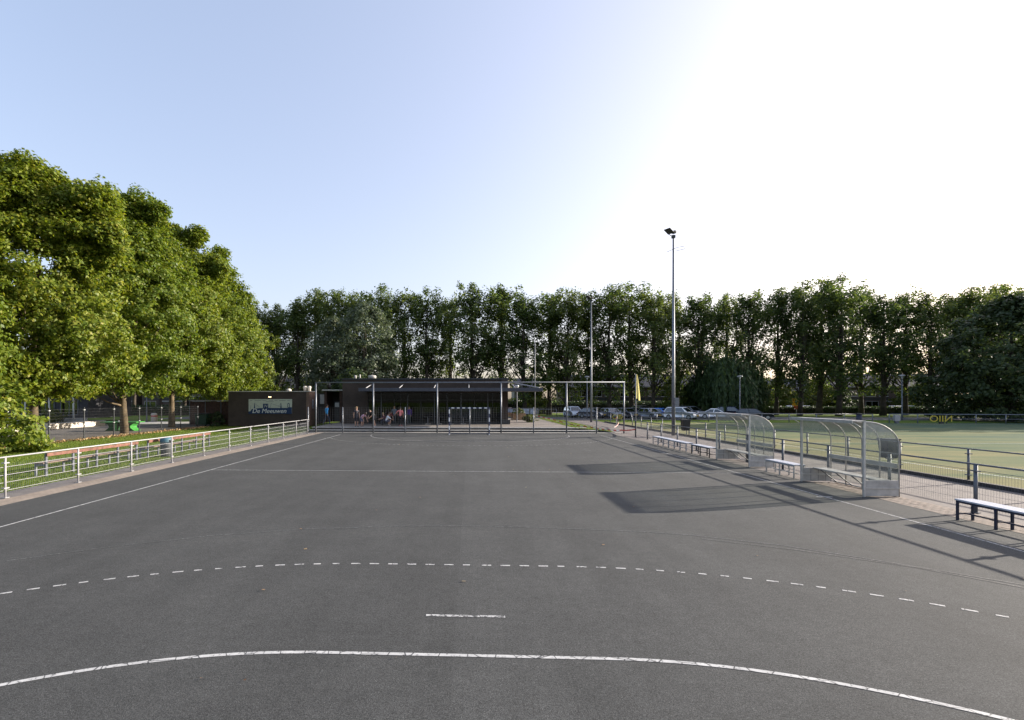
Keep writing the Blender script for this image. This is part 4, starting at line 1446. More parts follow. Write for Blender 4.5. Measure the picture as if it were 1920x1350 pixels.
    for j in range(mm + 1):
        el_ = math.pi / 2 - j / mm * (2.0 if not long_hair else 2.0)
        for i in range(nn):
            az = 2 * math.pi * i / nn
            fr_ = math.cos(az)
            e2 = el_ if fr_ < 0.3 else max(el_, 0.35)
            rad = rr * (1.0 + 0.04 * math.sin(3 * az))
            pt = cen + up_ * rad * math.sin(e2) * 1.08 + (by * math.cos(az) + bx * math.sin(az)) * rad * max(0.05, math.cos(e2))
            if long_hair and fr_ < 0.3 and j == mm:
                pt += Vector((0, 0, -0.17 * sc_))
            vsn.append(pt)
    mb.add(vsn, [(j * nn + i, j * nn + (i + 1) % nn, (j + 1) * nn + (i + 1) % nn, (j + 1) * nn + i) for j in range(mm) for i in range(nn)])
    mb.build('hair', hair, r, True)
    # face: nose and eyes
    f0 = hc.lerp(tc_, 0.15) - by * -0.0
    fw = by.normalized()
    MB().add([f0 + fw * 0.125 * sc_ - up_ * 0.02, f0 + fw * 0.09 * sc_ + bx * 0.02 - up_ * 0.022, f0 + fw * 0.09 * sc_ - bx * 0.02 - up_ * 0.022, f0 + fw * 0.094 * sc_ + up_ * 0.03],
             [(0, 1, 3), (0, 3, 2), (0, 2, 1), (1, 2, 3)]).build('nose', 'skin', r)
    for sx in (-1, 1):
        MB().box(f0 + fw * 0.092 * sc_ + bx * sx * 0.034 + up_ * 0.03, (0.02, 0.012, 0.01)).build('eye', 'black', r)
    if skirt:
        p_ = Vector(J['pel']) * sc_
        MB().lathe([(0.145 * sc_, 0.12), (0.17 * sc_, 0.0), (0.21 * sc_, -0.34)], (p_.x, p_.y, p_.z), 14).build('skirt', pm('cloth_%.2f_%.2f_%.2f' % bot_c, bot_c, 0.8), r, True)
    return r


person('person in a bright blue jacket walking along the terrace near the porch', (-13.2, 47.6, TZ), 2.4, 'walk', 1.92, (0.04, 0.32, 0.70), (0.03, 0.04, 0.07), 'hair_b', 1.0)
person('blond person in a dark dress, leftmost of the group on the steps', (-9.75, 44.55, TZ), 0.6, 'stand', 1.75, (0.03, 0.03, 0.04), (0.03, 0.03, 0.035), 'hair_l', 0.3, 0.6, True, skirt=True)
person('girl in a pale pink top leaning over beside the blond person', (-9.3, 44.65, TZ), 1.1, 'bend', 1.60, (0.66, 0.40, 0.54), (0.10, 0.11, 0.17), 'hair_b', 0.2, 0.5, True)
person('person in a dark shirt and shorts leaning on the terrace step', (-8.15, 44.5, TZ), -0.9, 'lean', 1.75, (0.035, 0.035, 0.03), (0.025, 0.025, 0.03), 'hair_b', 0.6, 0.55, shoe=(0.45, 0.47, 0.5))
person('person crouching in a dark top just behind the tall fence post', (-7.85, 47.6, TZ), -1.2, 'squat', 1.70, (0.10, 0.04, 0.06), (0.03, 0.03, 0.05), 'hair_l', 0.5, 1.0)
person('person in a white T-shirt crouching at the middle of the group', (-7.35, 46.4, TZ), 1.9, 'squat', 1.72, (0.78, 0.82, 0.90), (0.05, 0.06, 0.10), 'hair_b', 0.6, 0.5, shoe=(0.5, 0.5, 0.5))
person('person in a dark red top bending beside the white T-shirt', (-7.6, 49.0, TZ), 0.3, 'bend', 1.62, (0.22, 0.035, 0.035), (0.16, 0.08, 0.07), 'hair_b', 0.5, 0.6)
person('person in a grey-blue shirt standing by the glass front', (-7.2, 49.6, TZ), 0.2, 'stand', 1.78, (0.16, 0.20, 0.27), (0.04, 0.05, 0.07), 'hair_b', 0.6, 1.0)
person('person in a coral pink shirt seen from behind, reaching out an arm', (-6.15, 46.1, TZ), 3.0, 'reach', 1.72, (0.78, 0.24, 0.24), (0.015, 0.015, 0.02), 'hair_b', 0.55, 1.0, shoe=(0.6, 0.2, 0.2))
person('person in a violet blue top beside the glass front, rightmost of the group', (-5.75, 49.4, TZ), -0.5, 'stand', 1.74, (0.10, 0.05, 0.28), (0.07, 0.09, 0.09), 'hair_b', 1.0, 1.0)


# ------------------------------------------------------------------ cars
def car(label, x, y, rz, paint, style='hatch', plate=True):
    L, W, H, hood, wsh, rear = dict(hatch=(4.0, 1.74, 1.48, 0.92, 1.62, 3.55), mpv=(4.4, 1.82, 1.66, 1.0, 1.75, 4.1), estate=(4.6, 1.78, 1.46, 0.90, 2.0, 4.2),
                                    sedan=(4.5, 1.78, 1.43, 0.90, 2.0, 3.6), suv=(4.4, 1.85, 1.72, 1.08, 1.7, 4.1))[style]
    r = thing('parked_car', label, 'car', (x, y, 0), rz, 'parked cars')
    pmat = pm('car_paint_%.2f_%.2f_%.2f' % paint, paint, 0.28, 0.05, var=0.03, spec=0.6)
    belt = hood + 0.02
    y0 = -L / 2
    # lower body: side profile lofted over the width
    prof = [(y0 + 0.05, 0.30), (y0, 0.45), (y0 + 0.03, 0.66), (y0 + 0.25, hood - 0.12), (y0 + wsh - 0.55, hood), (y0 + rear, belt + 0.04), (L / 2 - 0.1, belt + 0.02), (L / 2, 0.70), (L / 2 - 0.02, 0.42), (L / 2 - 0.12, 0.26)]
    mb = MB()
    secs = [(-W / 2, 0.90), (-W / 2 + 0.05, 0.97), (-W / 4, 1.0), (0, 1.0), (W / 4, 1.0), (W / 2 - 0.05, 0.97), (W / 2, 0.90)]
    cz = 0.55
    vs = []
    for sx, k_ in secs:
        for (py, pz) in prof:
            bow = 0.10 * (abs(sx) / (W / 2)) ** 2
            vs.append((sx, py * (1 - bow * 0.35), cz + (pz - cz) * k_))
    n_ = len(prof)
    fs = []
    for i in range(len(secs) - 1):
        for j in range(n_):
            j2 = (j + 1) % n_
            fs.append((i * n_ + j, i * n_ + j2, (i + 1) * n_ + j2, (i + 1) * n_ + j))
    fs.append(tuple(range(n_)))
    fs.append(tuple((len(secs) - 1) * n_ + j for j in range(n_ - 1, -1, -1)))
    mb.add(vs, fs).build('body', pmat, r, True)
    # cabin: lower ring, upper ring
    a0, a1 = y0 + wsh - 0.75, y0 + rear + (0.32 if style != 'sedan' else 0.25)
    b0, b1 = y0 + wsh + 0.05, y0 + rear - (0.10 if style in ('mpv', 'suv', 'estate') else 0.30)
    if style == 'sedan':
        b1 -= 0.25
    wl, wu = W / 2 - 0.06, W / 2 - 0.24
    zl, zu = belt - 0.02, H
    low = [(-wl, a0, zl), (wl, a0, zl), (wl, a1, zl), (-wl, a1, zl)]
    mid = [(-wu - 0.02, b0, zu - 0.06), (wu + 0.02, b0, zu - 0.06), (wu + 0.02, b1, zu - 0.07), (-wu - 0.02, b1, zu - 0.07)]
    hi = [(-wu + 0.1, b0 + 0.18, zu), (wu - 0.1, b0 + 0.18, zu), (wu - 0.1, b1 - 0.12, zu), (-wu + 0.1, b1 - 0.12, zu)]
    MB().add(low + mid + hi, [(0, 1, 5, 4), (1, 2, 6, 5), (2, 3, 7, 6), (3, 0, 4, 7), (4, 5, 9, 8), (5, 6, 10, 9), (6, 7, 11, 10), (7, 4, 8, 11), (8, 9, 10, 11)]).build('cabin', pmat, r)

    def pane(name, q, ins=0.07, off=0.012):
        q = [Vector(v) for v in q]
        c_ = sum(q, Vector()) / 4
        nn_ = (q[1] - q[0]).cross(q[3] - q[0]).normalized()
        if nn_.dot(c_ - Vector((0, 0, 0.8))) < 0:
            nn_ = -nn_
        q2 = [v + (c_ - v).normalized() * ins + nn_ * off for v in q]
        MB().add(q2, [(0, 1, 2, 3)]).build(name, 'carglass', r)
    pane('windscreen', (low[0], low[1], mid[1], mid[0]), 0.09)
    pane('rear_window', (low[3], low[2], mid[2], mid[3]), 0.12)
    for s in (0, 1):
        A, B, C_, D_ = (low[1], low[2], mid[2], mid[1]) if s else (low[0], low[3], mid[3], mid[0])
        A, B, C_, D_ = Vector(A), Vector(B), Vector(C_), Vector(D_)
        pane('side_window', (A.lerp(B, 0.08), A.lerp(B, 0.52), D_.lerp(C_, 0.45), D_), 0.06)
        pane('side_window', (A.lerp(B, 0.53), A.lerp(B, 0.97), C_, D_.lerp(C_, 0.47)), 0.06)
        sx = 1 if s else -1
        MB().box((sx * (W / 2 + 0.06), a0 + 0.28, belt + 0.09), (0.16, 0.10, 0.13)).build('wing_mirror', pmat, r, bevel=0.02)
        MB().add([(sx * (W * 0.24), y0 + 0.045, 0.62), (sx * (W * 0.45), y0 + 0.14, 0.64), (sx * (W * 0.46), y0 + 0.30, hood - 0.10), (sx * (W * 0.27), y0 + 0.14, hood - 0.15)], [(0, 1, 2, 3)]).build('headlight', 'lightglass', r)
        MB().b2((min(sx * W * 0.33, sx * W * 0.45), L / 2 - 0.06, 0.62), (max(sx * W * 0.33, sx * W * 0.45), L / 2 + 0.005, 0.92)).build('tail_light', 'tail', r)
        for wy in (y0 + 0.80, L / 2 - 0.78):
            xw = sx * (W / 2 - 0.10)
            w_ = MB().tube([(xw - 0.105, wy, 0.32), (xw + 0.105, wy, 0.32)], 0.32, 18).build('wheel', 'tyre', r)
            MB().tube([(xw + sx * 0.085, wy, 0.32), (xw + sx * 0.112, wy, 0.32)], 0.205, 14).build('rim', 'rim', w_)
            MB().tube([(xw - 0.09, wy, 0.35), (xw + sx * 0.015 + 0.0, wy, 0.35)], 0.385, 16).build('wheel_arch', 'black', r)
    MB().b2((-W * 0.33, y0 - 0.012, 0.33), (W * 0.33, y0 + 0.2, 0.46)).build('lower_grille', 'black', r)
    MB().b2((-W * 0.20, y0 + 0.0, 0.60), (W * 0.20, y0 + 0.10, 0.72)).build('grille', 'black', r)
    if plate:
        MB().b2((-0.26, y0 - 0.03, 0.47), (0.26, y0 - 0.013, 0.58)).build('number_plate', 'plate', r)
        MB().b2((-0.26, L / 2 + 0.006, 0.66), (0.26, L / 2 + 0.02, 0.77)).build('number_plate', 'plate', r)
    MB().b2((-W / 2 + 0.14, y0 + 0.35, 0.18), (W / 2 - 0.14, L / 2 - 0.35, 0.42)).build('underbody', 'black', r)
    return r


SILV, DGR, BLK, GRY, BLU, WHT, DBL, DRD = (0.55, 0.60, 0.68), (0.11, 0.125, 0.15), (0.03, 0.032, 0.038), (0.30, 0.33, 0.38), (0.03, 0.17, 0.60), (0.80, 0.82, 0.84), (0.03, 0.04, 0.08), (0.12, 0.02, 0.025)
car('silver hatchback at the left end of the parked row, by the grass wedge', 15.8, 79.5, 0.15, SILV, 'mpv')
car('dark grey car parked behind the lamp post, next to the silver hatchback', 17.9, 76.2, 0.75, DGR, 'hatch')
car('black car half hidden between two dark cars near the distant mast', 19.6, 81.0, 0.6, BLK, 'estate')
car('dark grey estate car behind the mirrored yellow letters', 20.6, 76.0, 0.25, GRY, 'estate')
car('dark car with bright headlights left of the yellow flag', 23.1, 77.0, 0.35, DGR, 'hatch')
car('dark blue car just right of the yellow flag', 25.5, 79.8, 0.4, DBL, 'hatch')
car('black high car with pale roof edge behind the row', 27.8, 84.5, 0.3, BLK, 'suv')
car('mid grey hatchback with yellow plate left of the blue car', 25.9, 75.5, 0.35, GRY, 'hatch')
car('bright blue car partly hidden by the tall floodlight mast', 27.4, 75.6, 0.75, BLU, 'hatch')
car('white people carrier parked right of the tall floodlight mast', 29.3, 72.9, 0.72, WHT, 'mpv')
car('dark high car behind the white people carrier', 32.8, 78.5, 0.5, DGR, 'suv')
car('white car seen above the farther dugout roof', 35.2, 75.5, 1.15, WHT, 'sedan')
car('dark violet car behind the lamp post by the willow', 39.2, 79.0, 0.9, DBL, 'mpv')
car('black estate with a bright windscreen at the right end of the row', 38.6, 72.0, 1.15, BLK, 'estate')
car('white car on the far street beside the thick leaning tree trunk', 63.9, 106.0, -1.2, WHT, 'hatch')
car('second white car on the far street next to the orange sign', 67.2, 107.5, -1.4, WHT, 'hatch')
car('white car on the far street, left of the tall lamp post', 83.4, 105.6, -1.5, WHT, 'hatch')
car('white car on the far street, just right of the tall lamp post', 88.2, 107.4, 1.5, SILV, 'hatch')
car('silver saloon on the far street beyond the meshed railing', 91.9, 105.8, -1.57, SILV, 'sedan')
car('white car on the far street, mostly hidden by the big dark tree', 98.0, 106.5, -1.57, WHT, 'hatch')
car('white car parked far left beyond the school yard lawn', -56.3, 76.0, 1.4, WHT, 'hatch')
car('dark car parked beyond the planter right of the clubhouse', 6.0, 79.0, 1.2, DRD, 'hatch')


# ------------------------------------------------------------------ houses
def house(label, x, y, w, d, eave, ridge, wall, roof, rz=0.0, dormer=False, gable_wall=None, group='brick houses behind the trees'):
    r = thing('house', label, 'house', (x, y, 0), rz, group)
    MB().b2((0.003, 0, 0), (w - 0.003, d, eave)).build('wall', wall, r)
    MB().prism([(-0.45, eave - 0.12), (-0.45, eave + 0.06), (d / 2, ridge + 0.16), (d + 0.45, eave + 0.06), (d + 0.45, eave - 0.12), (d / 2, ridge - 0.05)], 0, 0.0, w).build('roof', roof, r)
    MB().prism([(0.02, eave), (d - 0.02, eave), (d / 2, ridge - 0.08)], 0, 0.01, w - 0.01).build('gable', gable_wall or wall, r)
    MB().b2((0, -0.52, eave - 0.16), (w, -0.46, eave + 0.02)).build('gutter', 'white', r)
    MB().b2((w * 0.7, d / 2 - 0.3, ridge - 0.2), (w * 0.7 + 0.6, d / 2 + 0.3, ridge + 0.9)).build('chimney', wall, r)

    def win(x0, x1, z0, z1):
        f_ = MB().b2((x0, -0.06, z0), (x1, 0.05, z0 + 0.09)).b2((x0, -0.06, z1 - 0.09), (x1, 0.05, z1)).b2((x0, -0.055, z0 + 0.09), (x0 + 0.09, 0.05, z1 - 0.09)) \
            .b2((x1 - 0.09, -0.055, z0 + 0.09), (x1, 0.05, z1 - 0.09)).b2(((x0 + x1) / 2 - 0.04, -0.05, z0 + 0.09), ((x0 + x1) / 2 + 0.04, 0.05, z1 - 0.09)).build('window', 'white', r)
        MB().b2((x0 + 0.09, -0.02, z0 + 0.09), ((x0 + x1) / 2 - 0.04, -0.01, z1 - 0.09)).build('pane', 'carglass', f_)
        MB().b2(((x0 + x1) / 2 + 0.04, -0.02, z0 + 0.09), (x1 - 0.09, -0.01, z1 - 0.09)).build('pane', 'carglass', f_)
        MB().b2((x0 - 0.05, -0.12, z0 - 0.07), (x1 + 0.05, 0.04, z0 - 0.001)).build('sill', 'concrete', f_)
    win(0.5, 3.2, 0.7, 2.35)
    win(0.5, 2.6, 3.35, 4.75)
    win(3.3, min(w - 0.3, 5.2), 3.35, 4.75)
    MB().b2((3.9, -0.04, 0.05), (4.85, 0.02, 2.15)).build('door', 'darkwood', r)
    MB().b2((3.78, -0.09, 2.2), (w - 0.3, -0.001, 2.45)).build('door_lintel', 'white', r)
    MB().b2((0.3, -0.07, 2.62), (w - 0.25, -0.002, 3.1)).build('fascia_band', 'dark', r)
    if dormer:
        f_ = MB().b2((w * 0.3, 0.6, eave + 0.7), (w * 0.3 + 2.6, 2.6, eave + 1.95)).build('dormer', 'white', r)
        for q in range(3):
            MB().b2((w * 0.3 + 0.15 + q * 0.82, 0.58, eave + 0.9), (w * 0.3 + 0.85 + q * 0.82, 0.597, eave + 1.75)).build('dormer_pane', 'carglass', f_)


for i in range(6):
    house(['brown brick terraced house behind the distant floodlight mast', 'brown brick terraced house right behind the dark parked cars', 'brown brick terraced house behind the yellow flag',
           'brown brick terraced house left of the tall floodlight mast', 'brown brick terraced house behind the tall floodlight mast', 'brown brick terraced house at the row end, left of the weeping willow'][i],
          21.0 + 6.2 * i, 118, 6.2, 8.5, 5.6, 8.4, 'house_brick', 'roof_slate')
for i, lab in enumerate(('house with blue slate roof between the willow and the leaning trunk', 'house with blue slate roof and white dormer right of the leaning trunk', 'house with blue slate roof behind the orange sign')):
    house(lab, 84 + 6.6 * i, 160, 6.6, 9, 5.2, 8.9, 'house_brick', 'roof_blue', 0, i == 1, group='blue-roofed houses far behind')
for i in range(4):
    house(['dark brick house behind the lamp post at the far right', 'dark brick house with white bands just right of the far lamp post', 'dark brick house half hidden by the yellowish shrub', 'dark brick house beside the big dark tree'][i],
          79 + 6.4 * i, 116, 6.4, 8.5, 5.5, 8.3, 'house_brick', 'roof_slate', group='brick houses at the far right')
for i in range(3):
    house(['slate-roofed house left behind the brown brick block', 'slate-roofed house above the porch', 'slate-roofed house behind the ventilator of the clubhouse'][i], -38 + 9.0 * i, 104 - 3, 8.2, 9, 5.0, 7.4 - 0.3 * i, 'house_brick', 'roof_slate', group='houses behind the clubhouse')
house('pale gabled house seen past the right end of the clubhouse canopy', 10.2, 119, 6.0, 8, 4.6, 7.6, pm('pale_render', (0.20, 0.19, 0.185), 0.8), 'roof_slate', group='brick houses behind the trees')
for i in range(5):
    house(['dark house behind the school yard, first from the picture edge', 'dark house behind the school yard, second from the picture edge', 'dark house behind the second plane tree', 'dark house behind the third plane tree',
           'dark house behind the plank screen'][i], -95 + 11.0 * i, 112, 9.5, 9, 5.2, 8.0, 'house_brick', 'roof_slate', group='houses behind the plane trees')


# ------------------------------------------------------------------ trees and shrubs
def leaf_mesh(name, P, N, size, rng, mat, parent, kind='simple', stretch=1.0, hang=0.0):
    n = len(P)
    N = N / np.linalg.norm(N, axis=1, keepdims=True)
    A = rng.normal(size=(n, 3))
    if hang:
        A = A * (1 - hang) + np.array([0, 0, -1.0]) * hang * 2
    T = A - N * np.sum(A * N, axis=1, keepdims=True)
    T /= np.linalg.norm(T, axis=1, keepdims=True) + 1e-9
    B = np.cross(N, T)
    S = size * rng.uniform(0.65, 1.25, size=(n, 1))
    if kind == 'plane':
        tmpl = [(0, -.50, 0), (.56, -.02, .09), (.22, .12, .05), (0, .62, -.04), (-.22, .12, .05), (-.56, -.02, .09)]
        quads = [(0, 1, 2, 3), (0, 3, 4, 5)]
    else:
        tmpl = [(0, -.55, 0), (.34, 0, .04), (0, .55, 0), (-.34, 0, -.04)]
        quads = [(0, 1, 2, 3)]
    k = len(tmpl)
    V = np.empty((n, k, 3), np.float32)
    for i, (a, b, c_) in enumerate(tmpl):
        V[:, i] = P + S * (B * a + T * b * stretch + N * c_)
    base = (np.arange(n) * k)[:, None]
    F = np.concatenate([base + np.array(q)[None] for q in quads], axis=0)
    return np_mesh(name, V.reshape(-1, 3), F, mat, parent)


def clump_leaves(C, Rc, per, rng, centre, upb=0.35):
    """leaves spread through each clump; normals lean outward and up"""
    n = len(C)
    D = rng.normal(size=(n, per, 3))
    D /= np.linalg.norm(D, axis=2, keepdims=True)
    rr = rng.uniform(0.15, 1.0, size=(n, per, 1)) ** 0.55
    P = C[:, None] + D * rr * Rc[:, None]
    out = (C - centre)
    out /= np.linalg.norm(out, axis=1, keepdims=True) + 1e-6
    N = D * 0.45 + out[:, None] * 0.45 + rng.normal(size=P.shape) * 0.45
    N[..., 2] += upb
    return P.reshape(-1, 3), N.reshape(-1, 3)


def wood(name, H, r0, limbs, rng, mat, parent, bend=0.3, top=0.85):
    mb = MB()
    pts, rs = [], []
    bx, by = rng.uniform(-bend, bend), rng.uniform(-bend, bend)
    n = 8
    for i in range(n + 1):
        t = i / n
        pts.append((bx * math.sin(t * 2.2), by * math.sin(t * 1.9), -0.05 + t * H * top))
        rs.append(r0 * ((1 - t) ** 0.75 * 0.92 + 0.07) * (1.28 if i == 0 else 1.0))
    mb.tube(pts, rs, 9)
    for (tx, ty, tz), zs in limbs:
        t = min(0.95, max(0.05, zs / (H * top)))
        s0 = Vector((bx * math.sin(t * 2.2), by * math.sin(t * 1.9), t * H * top))
        e = Vector((tx, ty, tz))
        m_ = s0.lerp(e, 0.5) + Vector((0, 0, -0.08 * (e - s0).length))
        rl = max(0.03, r0 * (1 - t) * 0.42)
        mb.tube([s0, s0.lerp(m_, 0.5) * 1.0, m_, e], [rl, rl * 0.8, rl * 0.55, rl * 0.15], 6)
    return mb.build(name, mat, parent, True)


PROFILE_PLANE = ([0, .10, .28, .5, .7, .86, 1.0], [.55, .90, 1.0, .93, .74, .46, .06])
PROFILE_POPLAR = ([0, .12, .3, .55, .8, .93, 1.0], [.45, .80, 1.0, .98, .76, .48, .10])
PROFILE_DOME = ([0, .15, .4, .65, .85, 1.0], [.85, 1.0, 1.0, .84, .55, .08])


def crown_clumps(n, zb, zt, Rx, prof, rng, ox=0.0, oy=0.0, shell=0.5, tpow=1.0):
    t = rng.uniform(0, 1, n) ** tpow
    rr = np.interp(t, *prof) * Rx
    lob = 1.0 + 0.16 * np.sin(3 * (a_ := rng.uniform(0, 2 * np.pi, n)) + t * 7) + 0.10 * np.sin(7 * a_ + t * 13)
    q = rng.uniform(0, 1, n) ** shell
    return np.stack([ox + rr * q * lob * np.cos(a_), oy + rr * q * lob * np.sin(a_), zb + t * (zt - zb)], 1)


def boughs(C0, n, rad, rng, flat=0.65):
    """clump centres gathered round bough centres"""
    i = rng.randint(0, len(C0), n)
    d = rng.normal(size=(n, 3)) * np.array([1, 1, flat])
    d /= np.maximum(1.0, np.linalg.norm(d, axis=1, keepdims=True) / 1.5)
    rr = rng.uniform(rad[0], rad[1], len(C0))[i][:, None]
    return C0[i] + d * rr * 0.62


def plane_tree(label, loc, H, Rx, zb, seed, leaders, nclump, per, lsize):
    rng = np.random.RandomState(seed)
    r = thing('plane_tree', label, 'tree', loc, 0, 'plane trees in a row left of the court')
    main = crown_clumps(64, zb + 0.6, H * 0.90, Rx - 0.9, PROFILE_PLANE, rng, shell=0.22)
    Cs = [boughs(main, int(nclump * 0.66), (0.9, 2.0), rng), crown_clumps(int(nclump * 0.46), zb, H * 0.94, Rx, PROFILE_PLANE, rng, shell=0.30)]
    for ox, oy, h, rx in leaders:
        top = crown_clumps(9, H * 0.6, h - 0.9, rx, PROFILE_PLANE, rng, ox, oy, 0.4)
        Cs.append(boughs(top, int(nclump * 0.24), (0.7, 1.5), rng, 0.9))
    C = np.concatenate(Cs)
    Rc = np.stack([rng.uniform(.35, .85, len(C)), rng.uniform(.35, .85, len(C)), rng.uniform(.25, .60, len(C))], 1)
    P, N = clump_leaves(C, Rc, per, rng, np.array([0, 0, H * 0.45]), 0.40)
    keep = P[:, 2] > zb - 0.5
    leaf_mesh('crown', P[keep], N[keep], lsize, rng, 'plane_leaf', r, 'simple')
    idx = rng.choice(len(C), 26, replace=False)
    limbs = [((C[i][0] * .85, C[i][1] * .85, C[i][2]), max(2.2, C[i][2] * 0.55)) for i in idx]
    wood('trunk', H, 0.27, limbs, rng, 'bark', r, 0.35)
    return r


plane_tree('plane tree behind the shrub at the left edge, trunk beside the short white block', (-28.6, 33.0, 0), 19.4, 5.8, 3.0, 1, [(-2.0, -1.0, 19.8, 2.4), (2.9, 0.5, 17.6, 2.4)], 1500, 66, 0.215)
plane_tree('plane tree with its trunk in front of the green table', (-27.95, 41.0, 0), 20.4, 5.8, 3.2, 2, [(-2.4, -1.2, 20.2, 2.4), (1.5, 0.0, 19.6, 2.4)], 1400, 62, 0.225)
plane_tree('plane tree whose trunk stands right of the green table', (-29.2, 49.7, 0), 21.0, 5.9, 3.3, 3, [(-2.6, 0, 21.4, 2.6), (2.4, 0.0, 20.0, 2.6)], 1300, 58, 0.24)
plane_tree('plane tree behind the plank screen', (-29.4, 58.0, 0), 20.0, 5.9, 3.1, 4, [(0.5, 0, 20.8, 2.8), (-2.5, 0, 20.0, 2.5)], 1250, 54, 0.25)
plane_tree('last plane tree of the row, its crown above the brick block', (-31.6, 66.5, 0), 16.2, 5.9, 2.9, 5, [(-0.5, 0, 16.8, 2.6), (3.4, 0, 12.6, 2.8)], 1200, 54, 0.26)
plane_tree('plane tree cut by the left edge of the picture', (-30.5, 25.5, 0), 17.8, 5.8, 2.9, 6, [(1.0, 1.0, 18.0, 2.4)], 1100, 56, 0.22)

# far row: seven prototypes, copied with their parts
FAR = [(-66.1, 91.4, 21.1), (-64.1, 95.8, 22.0), (-54.5, 88.7, 20.9), (-52.8, 93.3, 21.4), (-46.6, 91.0, 20.9), (-44.1, 95.2, 22.7), (-37.9, 90.5, 19.5), (-35.3, 93.9, 20.7), (-30.7, 90.3, 20.6), (-28.8, 94.8, 22.9),
       (-23.6, 90.2, 22.2), (-20.7, 93.5, 22.3), (-15.4, 89.8, 22.6), (-11.8, 94.2, 22.6), (-7.3, 90.7, 22.3), (-3.5, 96.0, 21.9), (0.7, 91.3, 23.7), (5.6, 94.6, 23.8), (9.6, 89.8, 20.9), (14.3, 93.8, 21.6),
       (16.4, 88.6, 21.2), (20.8, 93.1, 21.6), (24.0, 89.9, 22.2), (29.1, 94.0, 23.5), (31.3, 89.6, 21.2), (37.5, 95.7, 21.8), (39.5, 90.1, 20.8), (46.0, 94.7, 21.5), (47.3, 89.2, 21.0), (53.7, 93.1, 22.1),
       (55.5, 89.5, 21.5), (61.2, 93.4, 23.6), (62.2, 90.0, 23.3), (70.3, 96.0, 22.6), (69.8, 90.5, 20.8), (75.9, 93.5, 21.6), (77.7, 91.2, 21.2), (85.4, 95.4, 22.0), (85.0, 90.7, 21.5), (93.6, 95.7, 23.4), (92.4, 90.8, 21.4)]
ORD = ['first', 'second', 'third', 'fourth', 'fifth', 'sixth', 'seventh', 'eighth', 'ninth', 'tenth', 'eleventh', 'twelfth', 'thirteenth', 'fourteenth', 'fifteenth', 'sixteenth', 'seventeenth', 'eighteenth', 'nineteenth', 'twentieth', 'twenty-first']


def far_label(i, x):
    n = len(FAR)
    if x < -33:
        return 'tall dark tree of the far row behind the plane trees, %s from the left end' % ORD[i]
    k = sum(1 for q in FAR[:i] if q[0] >= -33)
    if k <= 16:
        return 'tall backlit tree of the far row, %s rightward from where the plane trees end' % ORD[k]
    return 'tall backlit tree of the far row, %s from its right end' % ORD[n - 1 - i]


protos = []
for v in range(7):
    rng = np.random.RandomState(40 + v)
    H, Rx, zb = 22.0, 4.1 + 0.45 * (v % 3), 4.6 + 0.9 * ((v * 2) % 3)
    x, y_, h_ = FAR[v]
    r = thing('tall_tree', far_label(v, x), 'tree', (x, y_, 0), 0, 'tall trees in the far row')
    main = crown_clumps(34, zb + 0.5, H * 0.93, Rx - 0.6, PROFILE_POPLAR, rng, shell=0.4, tpow=0.72)
    C = [boughs(main, 185, (1.0, 2.1), rng, 1.0), crown_clumps(36, zb - 2.2, H * 0.6, Rx, PROFILE_POPLAR, rng, shell=0.6), crown_clumps(26, zb, H * 0.93, Rx + 0.4, PROFILE_POPLAR, rng, shell=0.4)]
    for q in range(6):
        a, q2 = rng.uniform(0, 6.28), rng.uniform(0.1, 0.7)
        C.append(crown_clumps(12, H * rng.uniform(.66, .76), H * rng.uniform(0.92, 1.0), 1.2, PROFILE_POPLAR, rng, Rx * q2 * math.cos(a), Rx * q2 * math.sin(a), 0.6))
    C = np.concatenate(C)
    Rc = np.stack([rng.uniform(.45, .95, len(C)), rng.uniform(.45, .95, len(C)), rng.uniform(.55, 1.25, len(C))], 1)
    P, N = clump_leaves(C, Rc, 31, rng, np.array([0, 0, H * 0.4]), 0.25)
    crown = leaf_mesh('crown', P, N, 0.33, rng, 'far_leaf', r, 'simple', 1.1)
    limbs = [((C[i][0] * .9, C[i][1] * .9, C[i][2]), max(2.0, C[i][2] * rng.uniform(.35, .6))) for i in rng.choice(185, 30, replace=False)]
    trunk = wood('trunk', H, 0.36, limbs, rng, 'bark_dark', r, 0.5)
    s = h_ / H
    r.scale = (s, s, s)
    r.rotation_euler.z = rng.uniform(0, 6.28)
    protos.append((r, crown, trunk))
prng = random.Random(11)
for i in range(7, len(FAR)):
    x, y_, h_ = FAR[i]
    r0, crown, trunk = protos[(i * 3 + i // 7) % 7]
    r = r0.copy()
    COL.objects.link(r)
    r['label'] = far_label(i, x)
    r.location = (x, y_, 0)
    s = h_ / 22.0
    r.scale = (s * prng.uniform(0.98, 1.30), s * prng.uniform(0.98, 1.30), s)
    r.rotation_euler.z = prng.uniform(0, 6.28)
    for ch in (crown, trunk):
        c_ = ch.copy()
        COL.objects.link(c_)
        c_.parent = r


